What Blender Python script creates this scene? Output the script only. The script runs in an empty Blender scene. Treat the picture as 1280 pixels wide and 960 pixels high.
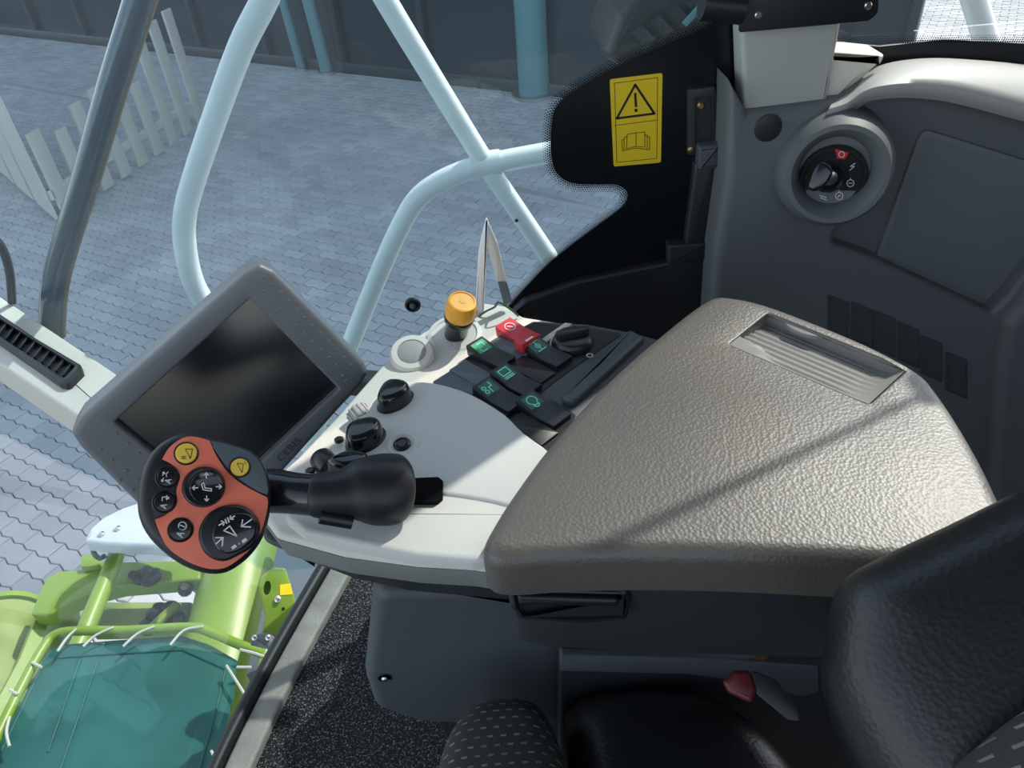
import bpy, bmesh, math, random
from mathutils import Vector as V, Matrix
random.seed(7)
scn = bpy.context.scene
COL = scn.collection
# ------------------------------------------------------------------ camera
F = 950.0; PITCH = math.radians(38); ROLL = math.radians(5)
CAM = V((0, 0, 1.15))
U0 = V((0, math.sin(PITCH), math.cos(PITCH))); FW = V((0, math.cos(PITCH), -math.sin(PITCH))); X0 = V((1, 0, 0))
RT = X0*math.cos(ROLL) - U0*math.sin(ROLL); UP = X0*math.sin(ROLL) + U0*math.cos(ROLL)
cd = bpy.data.cameras.new('camera'); cam = bpy.data.objects.new('camera', cd); COL.objects.link(cam)
cd.sensor_width = 36; cd.sensor_fit = 'HORIZONTAL'; cd.lens = F/1280*36; cd.clip_start = .02; cd.clip_end = 200
cam.matrix_world = Matrix(((RT.x, UP.x, -FW.x, CAM.x), (RT.y, UP.y, -FW.y, CAM.y), (RT.z, UP.z, -FW.z, CAM.z), (0, 0, 0, 1)))
scn.camera = cam
# ------------------------------------------------------------------ light
SUN_AZ, SUN_EL = math.radians(50), math.radians(46)
SUN = V((math.sin(SUN_AZ)*math.cos(SUN_EL), math.cos(SUN_AZ)*math.cos(SUN_EL), math.sin(SUN_EL)))
world = bpy.data.worlds.new('world'); scn.world = world; world.use_nodes = True
wn = world.node_tree.nodes; wl = world.node_tree.links
sky = wn.new('ShaderNodeTexSky'); sky.sky_type = 'NISHITA'; sky.sun_disc = False
sky.sun_elevation = SUN_EL; sky.sun_rotation = SUN_AZ; sky.air_density = 1.0; sky.dust_density = .8
wn['Background'].inputs['Strength'].default_value = .40
hs = wn.new('ShaderNodeHueSaturation'); hs.inputs['Saturation'].default_value = .5
wl.new(sky.outputs[0], hs.inputs['Color']); wl.new(hs.outputs[0], wn['Background'].inputs['Color'])
sd = bpy.data.lights.new('sun', 'SUN'); sd.energy = 4.9; sd.angle = math.radians(.53); sd.color = (1, .94, .86)
so = bpy.data.objects.new('sun', sd); COL.objects.link(so); so.rotation_euler = SUN.to_track_quat('Z', 'Y').to_euler(); so.location = (3, 4, 6)
scn.view_settings.view_transform = 'Standard'; scn.view_settings.look = 'None'
scn.view_settings.gamma = 1; scn.view_settings.exposure = 0.0; scn.view_settings.use_curve_mapping = False

# ------------------------------------------------------------------ pixel helpers
def ray(x, y): return RT*((x-640)/F) + UP*((480-y)/F) + FW
def onz(x, y, z): r = ray(x, y); return CAM + r*((z-CAM.z)/r.z)
def ony(x, y, yy): r = ray(x, y); return CAM + r*((yy-CAM.y)/r.y)
def ond(x, y, d): return CAM + ray(x, y)*d
class Fr:
    def __init__(s, o, u, v):
        s.o = V(o); s.u = V(u).normalized(); n = s.u.cross(V(v)).normalized(); s.n = n; s.v = n.cross(s.u)
    def W(s, p, h=0): return s.o + s.u*p[0] + s.v*p[1] + s.n*h
    def P(s, px, py, h=0):
        r = ray(px, py); o = s.o + s.n*h
        q = CAM + r*((o-CAM).dot(s.n)/r.dot(s.n)) - o
        return (q.dot(s.u), q.dot(s.v))
    def PP(s, pts, h=0): return [s.P(a, b, h) for a, b in pts]
    def off(s, h): return Fr(s.o + s.n*h, s.u, s.v)
def HZ(z): return Fr((0, 0, z), (1, 0, 0), (0, 1, 0))
def WY(y): return Fr((0, y, 0), (1, 0, 0), (0, 0, 1))
def FACE(px, py, d):
    o = ond(px, py, d); n = (CAM-o).normalized(); u = RT - n*RT.dot(n); return Fr(o, u, n.cross(u))
def smooth(pts, k=4, closed=True):
    n = len(pts); out = []
    rng = range(n) if closed else range(n-1)
    for i in rng:
        if closed: p = [pts[(i+j) % n] for j in (-1, 0, 1, 2)]
        else: p = [pts[max(0, min(n-1, i+j))] for j in (-1, 0, 1, 2)]
        for a in range(k):
            t = a/k; t2 = t*t; t3 = t2*t
            out.append(tuple(.5*(2*p[1][c] + (p[2][c]-p[0][c])*t + (2*p[0][c]-5*p[1][c]+4*p[2][c]-p[3][c])*t2 + (3*p[1][c]-p[0][c]-3*p[2][c]+p[3][c])*t3) for c in range(len(p[1]))))
    if not closed: out.append(tuple(pts[-1]))
    return out
def rnd(pts, r, seg=4):
    n = len(pts); out = []
    for i in range(n):
        rr = r[i] if isinstance(r, (list, tuple)) else r
        p = V(pts[i]); a = V(pts[i-1])-p; b = V(pts[(i+1) % n])-p
        if rr <= 0: out.append(tuple(p)); continue
        la, lb = a.length, b.length; a /= la; b /= lb
        ang = math.acos(max(-1, min(1, a.dot(b)))); t = min(rr/max(math.tan(ang/2), .05), la*.48, lb*.48)
        p0 = p+a*t; p1 = p+b*t
        for k in range(seg+1):
            s = k/seg; out.append(tuple(p0*(1-s)**2 + p*2*s*(1-s) + p1*s*s))
    return out
def ell(cx, cy, rx, ry, n=28, a0=0): 
    return [(cx+rx*math.cos(t)*math.cos(a0)-ry*math.sin(t)*math.sin(a0), cy+rx*math.cos(t)*math.sin(a0)+ry*math.sin(t)*math.cos(a0)) for t in (2*math.pi*i/n for i in range(n))]
def area(p): return .5*sum(p[i-1][0]*p[i][1]-p[i][0]*p[i-1][1] for i in range(len(p)))
def ccw(p): return list(p) if area(p) > 0 else list(p)[::-1]
def inset(p, d):
    n = len(p); out = []
    for i in range(n):
        a = V(p[i])-V(p[i-1]); b = V(p[(i+1) % n])-V(p[i])
        if a.length < 1e-9: a = b
        if b.length < 1e-9: b = a
        na = V((-a.y, a.x)).normalized(); nb = V((-b.y, b.x)).normalized()
        m = na+nb
        if m.length < 1e-4: m = na
        m.normalize(); k = min(1/max(m.dot(na), .4), 1.8)
        out.append((p[i][0]+m.x*d*k, p[i][1]+m.y*d*k))
    return out

# ------------------------------------------------------------------ materials
MATS = {}
def mat(name, col, rough=.5, metal=0, bump=None, var=None, spec=.5, coat=0):
    """bump=(kind,scale,strength,dist)  var=(scale,amount,color2)"""
    m = bpy.data.materials.new(name); m.use_nodes = True; nt = m.node_tree; N = nt.nodes; L = nt.links
    b = N['Principled BSDF']; b.inputs['Base Color'].default_value = (*col, 1)
    b.inputs['Roughness'].default_value = rough; b.inputs['Metallic'].default_value = metal
    b.inputs['Specular IOR Level'].default_value = spec; b.inputs['Coat Weight'].default_value = coat
    tc = N.new('ShaderNodeTexCoord')
    if var:
        nz = N.new('ShaderNodeTexNoise'); nz.inputs['Scale'].default_value = var[0]; nz.inputs['Detail'].default_value = 5
        L.new(tc.outputs['Object'], nz.inputs['Vector'])
        cr = N.new('ShaderNodeValToRGB'); cr.color_ramp.elements[0].position = .5-var[1]; cr.color_ramp.elements[1].position = .5+var[1]
        cr.color_ramp.elements[0].color = (*var[2], 1); cr.color_ramp.elements[1].color = (*col, 1)
        L.new(nz.outputs['Fac'], cr.inputs['Fac']); L.new(cr.outputs['Color'], b.inputs['Base Color'])
    if bump:
        if bump[0] == 'vor':
            t = N.new('ShaderNodeTexVoronoi'); t.inputs['Scale'].default_value = bump[1]; o = t.outputs['Distance']
        else:
            t = N.new('ShaderNodeTexNoise'); t.inputs['Scale'].default_value = bump[1]; t.inputs['Detail'].default_value = 3; o = t.outputs['Fac']
        L.new(tc.outputs['Object'], t.inputs['Vector'])
        bp = N.new('ShaderNodeBump'); bp.inputs['Strength'].default_value = bump[2]; bp.inputs['Distance'].default_value = bump[3]
        L.new(o, bp.inputs['Height']); L.new(bp.outputs['Normal'], b.inputs['Normal'])
    MATS[name] = m; return m
mat('cream', (.70, .68, .61), .5, bump=('noise', 900, .15, .0006), var=(14, .35, (.64, .615, .54)))
mat('cover_grey', (.60, .61, .58), .45, bump=('noise', 900, .15, .0006))
mat('rim_grey', (.17, .185, .175), .5, bump=('noise', 700, .15, .0006))
mat('cream_bar', (.58, .57, .50), .5, bump=('noise', 500, .15, .001))
mat('lid', (.082, .079, .075), .45, bump=('vor', 380, .2, .0014), var=(9, .28, (.105, .09, .07)), spec=.8)
mat('tray', (.22, .215, .2), .5, bump=('noise', 700, .2, .0006))
mat('slate', (.065, .076, .088), .5, bump=('noise', 700, .15, .0006))
mat('dark', (.022, .026, .03), .5, bump=('noise', 500, .12, .0008))
mat('ledge', (.42, .42, .40), .5, bump=('noise', 600, .2, .0008))
mat('wall_trim', (.13, .145, .152), .55, bump=('noise', 600, .2, .0008), var=(5, .3, (.115, .13, .136)))
mat('wall_panel', (.17, .19, .195), .5, var=(8, .3, (.15, .168, .174)))
mat('post', (.42, .44, .42), .5)
mat('blk', (.012, .013, .015), .35)
mat('blk_gloss', (.010, .011, .013), .18, coat=.3)
mat('blk_soft', (.014, .015, .017), .42, bump=('noise', 900, .1, .0005))
mat('frit', (.006, .008, .010), .25)
mat('leather', (.011, .012, .013), .36, bump=('vor', 330, .12, .0016), spec=.5)
mat('bezel', (.135, .146, .165), .42, bump=('noise', 700, .12, .0006), var=(7, .3, (.165, .172, .18)))
mat('screen', (.008, .010, .014), .22, var=(900, .06, (.012, .014, .018)), spec=.9)
mat('orange', (.98, .22, .13), .5)
mat('yellow', (.98, .70, .09), .4, var=(60, .3, (.92, .62, .07)))
mat('amber', (.90, .43, .035), .4, var=(120, .25, (.78, .36, .04)))
mat('sticker', (.78, .55, .02), .35)
mat('white', (.8, .8, .78), .45)
mat('offwhite', (.62, .60, .54), .5)
mat('sill', (.33, .315, .27), .55, bump=('noise', 260, .5, .002), var=(20, .2, (.2, .19, .165)))
mat('greyrub', (.33, .33, .32), .6, bump=('noise', 600, .2, .001))
mat('red', (.62, .035, .05), .4)
mat('dred', (.11, .01, .014), .45)
mat('sgreen', (.03, .38, .17), .45)
mat('dgreen', (.01, .13, .09), .45)
mat('mintsym', (.25, .75, .6), .45)
mat('lime', (.155, .27, .022), .4, var=(6, .3, (.12, .21, .02)), bump=('noise', 60, .05, .002))
mat('lime_worn', (.22, .29, .09), .6, var=(9, .15, (.12, .19, .035)))
mat('cap', (.42, .49, .53), .4)
mat('void', (.004, .004, .005), .8, spec=.1)
mat('mint', (.88, .92, .90), .35, coat=.1)
mat('teal', (.09, .21, .23), .4)
mat('steel', (.6, .6, .58), .3, 1)
mat('brass', (.5, .35, .15), .4, 1)
mat('gun', (.10, .13, .15), .45)
mat('rope', (.36, .39, .35), .7)
mat('grease', (.02, .02, .018), .5, bump=('noise', 60, .6, .01))
mat('rubber', (.010, .011, .012), .5)
mat('seat_green', (.05, .10, .05), .6)
mat('dash_pillar', (.055, .075, .10), .12, coat=.6)
mat('reflection_slats', (.55, .54, .48), .6, var=(3, .3, (.47, .46, .41)))
mat('frame_dark', (.030, .040, .048), .4)
mat('pane_dark', (.022, .034, .044), .08)
mat('concrete', (.36, .36, .36), .8, var=(4, .3, (.30, .30, .31)))
mat('sand', (.15, .165, .18), .9, bump=('noise', 200, .3, .004))
mat('brown', (.20, .15, .10), .6)
mat('roof', (.30, .31, .30), .7)
# carpet: black pile with pale flecks
m = mat('carpet', (.03, .032, .034), .95, bump=('noise', 420, 1.0, .006)); nt = m.node_tree; N = nt.nodes; L = nt.links
tc = N.new('ShaderNodeTexCoord'); nz = N.new('ShaderNodeTexNoise'); nz.inputs['Scale'].default_value = 330; nz.inputs['Detail'].default_value = 2
cr = N.new('ShaderNodeValToRGB'); e = cr.color_ramp.elements
e[0].position = .53; e[0].color = (.008, .009, .010, 1); e[1].position = .72; e[1].color = (.30, .30, .30, 1)
L.new(tc.outputs['Object'], nz.inputs['Vector']); L.new(nz.outputs['Fac'], cr.inputs['Fac']); L.new(cr.outputs['Color'], N['Principled BSDF'].inputs['Base Color'])
# seat fabric: grey weave with rows of pale dashes
m = mat('fabric', (.05, .052, .05), .9, bump=('noise', 900, .6, .001)); nt = m.node_tree; N = nt.nodes; L = nt.links
tc = N.new('ShaderNodeTexCoord'); bk = N.new('ShaderNodeTexBrick')
bk.inputs['Color1'].default_value = bk.inputs['Color2'].default_value = (.052, .056, .052, 1); bk.inputs['Mortar'].default_value = (.04, .045, .042, 1)
bk.inputs['Scale'].default_value = 1; bk.inputs['Brick Width'].default_value = .0115; bk.inputs['Row Height'].default_value = .0082; bk.inputs['Mortar Size'].default_value = .0034; bk.inputs['Mortar Smooth'].default_value = .1
bk.inputs['Color1'].default_value = (.26, .26, .19, 1); bk.inputs['Color2'].default_value = (.15, .16, .12, 1)
L.new(tc.outputs['Object'], bk.inputs['Vector']); L.new(bk.outputs['Color'], N['Principled BSDF'].inputs['Base Color'])
# pavers: every stone its own tone
m = mat('paver', (.30, .32, .34), .8); nt = m.node_tree; N = nt.nodes; L = nt.links
oi = N.new('ShaderNodeObjectInfo'); ge = N.new('ShaderNodeNewGeometry'); ad = N.new('ShaderNodeMath'); ad.operation = 'ADD'; fr_ = N.new('ShaderNodeMath'); fr_.operation = 'FRACT'
L.new(oi.outputs['Random'], ad.inputs[0]); L.new(ge.outputs['Random Per Island'], ad.inputs[1]); L.new(ad.outputs[0], fr_.inputs[0])
cr = N.new('ShaderNodeValToRGB'); e = cr.color_ramp.elements; e[0].color = (.37, .385, .395, 1); e[1].color = (.46, .475, .48, 1)
L.new(fr_.outputs[0], cr.inputs['Fac'])
tc = N.new('ShaderNodeTexCoord'); nz = N.new('ShaderNodeTexNoise'); nz.inputs['Scale'].default_value = 1.4; nz.inputs['Detail'].default_value = 7; L.new(ge.outputs['Position'], nz.inputs['Vector'])
mx = N.new('ShaderNodeMix'); mx.data_type = 'RGBA'; mx.blend_type = 'MULTIPLY'; mx.inputs[0].default_value = .55
c2 = N.new('ShaderNodeValToRGB'); c2.color_ramp.elements[0].position = .3; c2.color_ramp.elements[1].position = .7; c2.color_ramp.elements[0].color = (.62, .62, .62, 1)
L.new(nz.outputs['Fac'], c2.inputs['Fac']); L.new(cr.outputs['Color'], mx.inputs[6]); L.new(c2.outputs['Color'], mx.inputs[7]); L.new(mx.outputs[2], N['Principled BSDF'].inputs['Base Color'])
# tinted glass with a film of dust
def glass(name, tint, dust):
    m = bpy.data.materials.new(name); m.use_nodes = True; nt = m.node_tree; N = nt.nodes; L = nt.links; N.clear()
    o = N.new('ShaderNodeOutputMaterial'); tr = N.new('ShaderNodeBsdfTransparent'); tr.inputs[0].default_value = (*tint, 1)
    gl = N.new('ShaderNodeBsdfGlossy'); gl.inputs['Roughness'].default_value = .01
    df = N.new('ShaderNodeBsdfDiffuse'); df.inputs[0].default_value = (.8, .82, .8, 1)
    tcn = N.new('ShaderNodeTexCoord'); nz = N.new('ShaderNodeTexNoise'); nz.inputs['Scale'].default_value = 3; nz.inputs['Detail'].default_value = 6
    mr = N.new('ShaderNodeMapRange'); mr.inputs['From Min'].default_value = .35; mr.inputs['From Max'].default_value = .75; mr.inputs['To Min'].default_value = dust*.35; mr.inputs['To Max'].default_value = dust
    L.new(tcn.outputs['Object'], nz.inputs['Vector']); L.new(nz.outputs['Fac'], mr.inputs['Value'])
    m1 = N.new('ShaderNodeMixShader'); L.new(mr.outputs[0], m1.inputs[0]); L.new(tr.outputs[0], m1.inputs[1]); L.new(df.outputs[0], m1.inputs[2])
    lw = N.new('ShaderNodeLayerWeight'); lw.inputs['Blend'].default_value = .5
    pw = N.new('ShaderNodeMath'); pw.operation = 'POWER'; pw.inputs[1].default_value = 5; L.new(lw.outputs['Facing'], pw.inputs[0])
    fz = N.new('ShaderNodeMath'); fz.operation = 'MULTIPLY_ADD'; fz.inputs[1].default_value = .9; fz.inputs[2].default_value = .035; L.new(pw.outputs[0], fz.inputs[0])
    m2 = N.new('ShaderNodeMixShader'); L.new(fz.outputs[0], m2.inputs[0]); L.new(m1.outputs[0], m2.inputs[1]); L.new(gl.outputs[0], m2.inputs[2])
    L.new(m2.outputs[0], o.inputs['Surface']); MATS[name] = m
glass('glass', (.84, .92, .95), .05); glass('glass_clear', (.95, .97, .96), .008)
# translucent green netting
m = bpy.data.materials.new('net'); m.use_nodes = True; nt = m.node_tree; N = nt.nodes; L = nt.links
b = N['Principled BSDF']; b.inputs['Base Color'].default_value = (.02, .17, .16, 1); b.inputs['Roughness'].default_value = .6
tr = N.new('ShaderNodeBsdfTransparent'); tr.inputs[0].default_value = (.45, .8, .75, 1); mx = N.new('ShaderNodeMixShader'); mx.inputs[0].default_value = .3
tc = N.new('ShaderNodeTexCoord'); nz = N.new('ShaderNodeTexNoise'); nz.inputs['Scale'].default_value = 5; cr = N.new('ShaderNodeValToRGB')
cr.color_ramp.elements[0].position = .35; cr.color_ramp.elements[0].color = (.010, .085, .085, 1); cr.color_ramp.elements[1].position = .65; cr.color_ramp.elements[1].color = (.016, .13, .125, 1)
L.new(tc.outputs['Object'], nz.inputs['Vector']); L.new(nz.outputs['Fac'], cr.inputs['Fac']); L.new(cr.outputs['Color'], b.inputs['Base Color'])
L.new(b.outputs[0], mx.inputs[1]); L.new(tr.outputs[0], mx.inputs[2]); L.new(mx.outputs[0], N['Material Output'].inputs['Surface']); MATS['net'] = m

# ------------------------------------------------------------------ object helpers
ROOT = {}
def root_loc(o):
    while o.parent: o = o.parent
    return V(o.location)
def finish(bm, ang=38):
    bmesh.ops.remove_doubles(bm, verts=bm.verts, dist=1e-6)
    bmesh.ops.recalc_face_normals(bm, faces=bm.faces)
    for f in bm.faces: f.smooth = True
    for e in bm.edges:
        if len(e.link_faces) != 2 or e.calc_face_angle(0) > math.radians(ang): e.smooth = False
def obj(name, bm, m, parent=None, label=None, cat=None, group=None, kind=None, ang=38, recalc=True):
    if recalc: finish(bm, ang)
    me = bpy.data.meshes.new(name)
    if parent is not None: off = root_loc(parent)
    else:
        vs = [v.co for v in bm.verts]
        off = V(((min(v.x for v in vs)+max(v.x for v in vs))/2, (min(v.y for v in vs)+max(v.y for v in vs))/2, min(v.z for v in vs)))
    bmesh.ops.translate(bm, verts=bm.verts, vec=-off)
    bm.to_mesh(me); bm.free(); me.materials.append(MATS[m])
    o = bpy.data.objects.new(name, me); COL.objects.link(o)
    if parent is not None: o.parent = parent
    else: o.location = off
    tag(o, label, cat, group, kind); return o
def tag(o, label=None, cat=None, group=None, kind=None):
    if label: o['label'] = label
    if cat: o['category'] = cat
    if group: o['group'] = group
    if kind: o['kind'] = kind
    return o
def thing(name, label, cat, loc, group=None, kind=None):
    o = bpy.data.objects.new(name, None); COL.objects.link(o); o.location = V(loc); o.empty_display_size = .05
    return tag(o, label, cat, group, kind)
def slab(fr, uv, h0, h1, r=.002, seg=3, holes=(), flare=0, bm=None, bottom=True):
    bm = bm or bmesh.new(); uv = ccw(uv)
    def ring(p, h): return [bm.verts.new(fr.W(q, h)) for q in p]
    def skin(a, b):
        n = len(a)
        for i in range(n): bm.faces.new((a[i-1], a[i], b[i], b[i-1]))
    rings = [ring(inset(uv, -flare), h0)]
    if r > 0:
        rings.append(ring(uv, h1-r))
        for k in range(1, seg+1):
            t = math.pi/2*k/seg; rings.append(ring(inset(uv, r*(1-math.cos(t))), h1-r+r*math.sin(t)))
    else: rings.append(ring(uv, h1))
    for a, b in zip(rings, rings[1:]): skin(a, b)
    if bottom: bm.faces.new(rings[0][::-1])
    top = rings[-1]
    if not holes: bm.faces.new(top)
    else:
        loops = [top]
        for (hp, depth, rh, floor) in holes:
            hp = ccw(hp); hr = []
            if rh > 0:
                for k in range(seg+1):
                    t = math.pi/2*k/seg; hr.append(ring(inset(hp, -rh*(1-math.sin(t))), h1-rh*(1-math.cos(t))))
            else: hr.append(ring(hp, h1))
            hr.append(ring(hp, h1-depth))
            for a, b in zip(hr, hr[1:]): skin(b, a)
            if floor: bm.faces.new(hr[-1])
            loops.append(hr[0])
        es = []
        for lp in loops:
            for i in range(len(lp)):
                es.append(bm.edges.get((lp[i-1], lp[i])) or bm.edges.new((lp[i-1], lp[i])))
        bmesh.ops.triangle_fill(bm, use_beauty=True, use_dissolve=False, edges=es)
    return bm
def pillow(fr, uv, h0, h1, e=.55, n=9):
    bm = bmesh.new(); uv = ccw(uv); c = sum((V(p) for p in uv), V((0, 0)))/len(uv); prev = None
    for k in range(-2, n):
        t = math.pi/2*max(k, 0)/n; sc = math.cos(t)**e; h = h0 if k == -2 else h0*.35+h1*.65+(h1-h0)*.35*math.sin(t)**(1/e*.6)
        if k == -1: h = (h0+h1)/2
        if k == -2: sc = .92
        rg = [bm.verts.new(fr.W(tuple(c+(V(p)-c)*sc), h)) for p in uv]
        if prev:
            for i in range(len(rg)): bm.faces.new((prev[i-1], prev[i], rg[i], rg[i-1]))
        else: bm.faces.new(rg[::-1])
        prev = rg
    m = bm.verts.new(fr.W(tuple(c), h1))
    for i in range(len(prev)): bm.faces.new((prev[i-1], prev[i], m))
    return bm
def tube(pts, rad, seg=12, bm=None, cap=True):
    bm = bm or bmesh.new(); pts = [V(p) for p in pts]; n = len(pts)
    rad = rad if isinstance(rad, (list, tuple)) else [rad]*n
    t0 = (pts[1]-pts[0]).normalized(); ref = V((0, 0, 1)) if abs(t0.z) < .9 else V((1, 0, 0)); a = (ref - t0*ref.dot(t0)).normalized(); prev = None; first = None
    for i in range(n):
        t = (pts[min(i+1, n-1)]-pts[max(i-1, 0)]).normalized(); a = (a - t*a.dot(t)).normalized(); b = t.cross(a)
        rg = [bm.verts.new(pts[i] + (a*math.cos(2*math.pi*k/seg) + b*math.sin(2*math.pi*k/seg))*rad[i]) for k in range(seg)]
        if prev:
            for k in range(seg): bm.faces.new((prev[k-1], prev[k], rg[k], rg[k-1]))
        else: first = rg
        prev = rg
    if cap: bm.faces.new(first[::-1]); bm.faces.new(prev)
    return bm
def lathe(base, axis, prof, seg=24, bm=None):
    bm = bm or bmesh.new(); base = V(base); ax = V(axis).normalized(); ref = V((1, 0, 0)) if abs(ax.x) < .8 else V((0, 1, 0)); a = (ref-ax*ref.dot(ax)).normalized(); b = ax.cross(a); prev = None
    for r, h in prof:
        r = max(r, 1e-5)
        rg = [bm.verts.new(base + ax*h + (a*math.cos(2*math.pi*k/seg)+b*math.sin(2*math.pi*k/seg))*r) for k in range(seg)]
        if prev:
            for k in range(seg): bm.faces.new((prev[k-1], prev[k], rg[k], rg[k-1]))
        else: bm.faces.new(rg[::-1])
        prev = rg
    bm.faces.new(prev); return bm
def box(c, sx, sy, sz, u=(1, 0, 0), v=(0, 1, 0), r=.002, bm=None):
    f = Fr(c, u, v); return slab(f, rnd([(-sx/2, -sy/2), (sx/2, -sy/2), (sx/2, sy/2), (-sx/2, sy/2)], max(r*1.2, 1e-4)), -sz/2, sz/2, r, 2, bm=bm)
def strokes(fr, lines, w, h, bm=None, px=True):
    """flat print: ribbons of width w (m) lying h above the frame; also closes joints with small hexagons"""
    bm = bm or bmesh.new()
    for ln in lines:
        q = [fr.P(*p, h) if px else p for p in ln]
        for a, b in zip(q, q[1:]):
            d = V(b)-V(a)
            if d.length < 1e-7: continue
            nn = V((-d.y, d.x)).normalized()*w/2; ex = d.normalized()*w*.3
            vs = [bm.verts.new(fr.W(tuple(p), h)) for p in (V(a)-nn-ex, V(b)-nn+ex, V(b)+nn+ex, V(a)+nn-ex)]
            bm.faces.new(vs)
    return bm
def flat(fr, uv, h, bm=None):
    bm = bm or bmesh.new(); bm.faces.new([bm.verts.new(fr.W(q, h)) for q in ccw(uv)]); return bm
def circ(cx, cy, r, n=14, a0=0, a1=2*math.pi): return [(cx+r*math.cos(a0+(a1-a0)*i/n), cy+r*math.sin(a0+(a1-a0)*i/n)) for i in range(n+1)]
def xf(lines, cx, cy, s, ang):
    c, sn = math.cos(ang), math.sin(ang)
    return [[(cx+s*(x*c-y*sn), cy+s*(x*sn+y*c)) for x, y in l] for l in lines]
GA = [[(-.5, .7), (0, -.7), (.5, .7)], [(-.3, .2), (.3, .2)]]
GR = [[(-.4, .7), (-.4, -.7), (.2, -.7), (.45, -.45), (.45, -.25), (.2, 0), (-.4, 0)], [(.05, 0), (.45, .7)]]
def arrow(x, y, dx, dy, L=9, hd=4):
    d = V((dx, dy)).normalized(); n = V((-d.y, d.x)); t = V((x, y))+d*L/2; b = V((x, y))-d*L/2
    return [[tuple(b), tuple(t)], [tuple(t-d*hd+n*hd*.8), tuple(t), tuple(t-d*hd-n*hd*.8)]]

exec_parts = []
# ================================================================== OUTSIDE: ground and building
GZ = -2.05
pave = slab(HZ(GZ-.07), [(-40, -40), (40, -40), (40, 40), (-40, 40)], -.1, 0, 0)
pavement = obj('pavement', pave, 'sand', kind='structure', label='grey zigzag block paving of the yard outside the cab')
def paver_uv():
    Lp, Wp, a, g = .225, .1125, .009, .0025
    xs = [0, .25, .5, .75, 1]; f = [a, -a, a, -a, a]
    ys = [0, .5, 1]; gg = [0, 0, 0]
    bot = [(x*Lp, y) for x, y in zip(xs, f)]
    right = [(Lp+k, y*Wp) for y, k in zip(ys, gg)][1:-1]
    top = [(x*Lp, Wp+y) for x, y in zip(xs, f)][::-1]
    left = [(k, y*Wp) for y, k in zip(ys, gg)][1:-1][::-1]
    return inset(ccw(bot+right+top+left), g), Lp, Wp
puv, PL, PW = paver_uv()
PANG = math.radians(-32)
def paver_verts(): 
    t = inset(puv, .006); return puv, t
pm = bmesh.new()
def paver_into(bm, ox, oy, ang, dz):
    c, s = math.cos(ang), math.sin(ang)
    def W(p, z): return (ox+p[0]*c-p[1]*s, oy+p[0]*s+p[1]*c, z+dz)
    p0, p1 = paver_verts()
    a = [bm.verts.new(W(p, -.03)) for p in p0]; b = [bm.verts.new(W(p, -.006)) for p in p0]; d = [bm.verts.new(W(p, 0)) for p in p1]
    n = len(a)
    for i in range(n):
        bm.faces.new((a[i-1], a[i], b[i], b[i-1])); bm.faces.new((b[i-1], b[i], d[i], d[i-1]))
    bm.faces.new(d)
paver_into(pm, 0, 0, 0, 0); pme = bpy.data.meshes.new('paver'); pm.to_mesh(pme); pm.free(); pme.materials.append(MATS['paver'])
def to_px(w):
    d = V(w)-CAM; z = d.dot(FW)
    return (640+F*d.dot(RT)/z, 480-F*d.dot(UP)/z, z) if z > .05 else None
cells = []
c_, s_ = math.cos(PANG), math.sin(PANG)
for j in range(-170, 230):
    for i in range(-90, 100):
        u = i*PL + (j % 2)*PL*.5; v = j*PW
        x, y = u*c_-v*s_, 4+u*s_+v*c_
        if y < .2 or y > 17 or abs(x) > 13: continue
        p = to_px((x, y, GZ))
        if p and -60 < p[0] < 1340 and -70 < p[1] < 900: cells.append((p[2], x, y, p))
cells.sort()
def in_view(p):
    x, y = p[0], p[1]
    return 0 < x < 640 and 0 < y < 700 and not (x > 120 and y > 330 and x < 460) 
near = [c for c in cells if in_view(c[3])][:300]; ns = set((c[1], c[2]) for c in near)
for (_, x, y, p) in near:
    o = bpy.data.objects.new('paver', pme); COL.objects.link(o); o.parent = pavement
    o.location = V((x, y, GZ+random.uniform(-.003, .002)))-V(pavement.location); o.rotation_euler = (0, 0, PANG)
bm = bmesh.new()
for (_, x, y, p) in cells:
    if (x, y) not in ns: paver_into(bm, x, y, PANG, GZ+random.uniform(-.003, .002))
obj('paver_field', bm, 'paver', pavement, kind='stuff', recalc=False)
# kerb strips crossing the yard
for a, b, w in (((640, 236), (770, 268), .13), ((-60, 92), (262, 156), .16)):
    A, B = onz(*a, GZ), onz(*b, GZ); d = (B-A).normalized()
    obj('kerb_stone', box((A+B)/2+V((0, 0, -.022)), (B-A).length, w, .05, d, V((-d.y, d.x, 0)), .008), 'concrete', label='pale concrete kerb strip flush with the paving, %s' % ('by the building' if a[0] < 0 else 'behind the black window print'), cat='kerb')
# glass building
A, B = onz(45, 47, GZ), onz(700, 120, GZ); du = (B-A).normalized(); BF = Fr(A, du, (0, 0, 1))
bl = (B-A).length
bd = thing('showroom_building', 'dark glazed showroom building across the paved yard', 'building', (A+B)/2)
x0, x1 = -4.5, 15.5
obj('plinth', slab(BF, [(x0, 0), (x1, 0), (x1, .16), (x0, .16)], -.2, .06, .01, 2), 'frame_dark', bd)
obj('wall', slab(BF, [(x0, .1), (x1, .1), (x1, 13), (x0, 13)], -.35, -.25, 0), 'frame_dark', bd)
xs = [x0]
while xs[-1] < x1-.1: xs.append(min(xs[-1]+1.55, x1))
for i, x in enumerate(xs): obj('mullion', slab(BF, [(x-.05, .1), (x+.05, .1), (x+.05, 4.4), (x-.05, 4.4)], -.2, .05, .008, 2), 'frame_dark', bd)
for a, b in zip(xs, xs[1:]): obj('pane', slab(BF, [(a+.04, .16), (b-.04, .16), (b-.04, 4.15), (a+.04, 4.15)], -.06, -.04, 0), 'pane_dark', bd)
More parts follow.
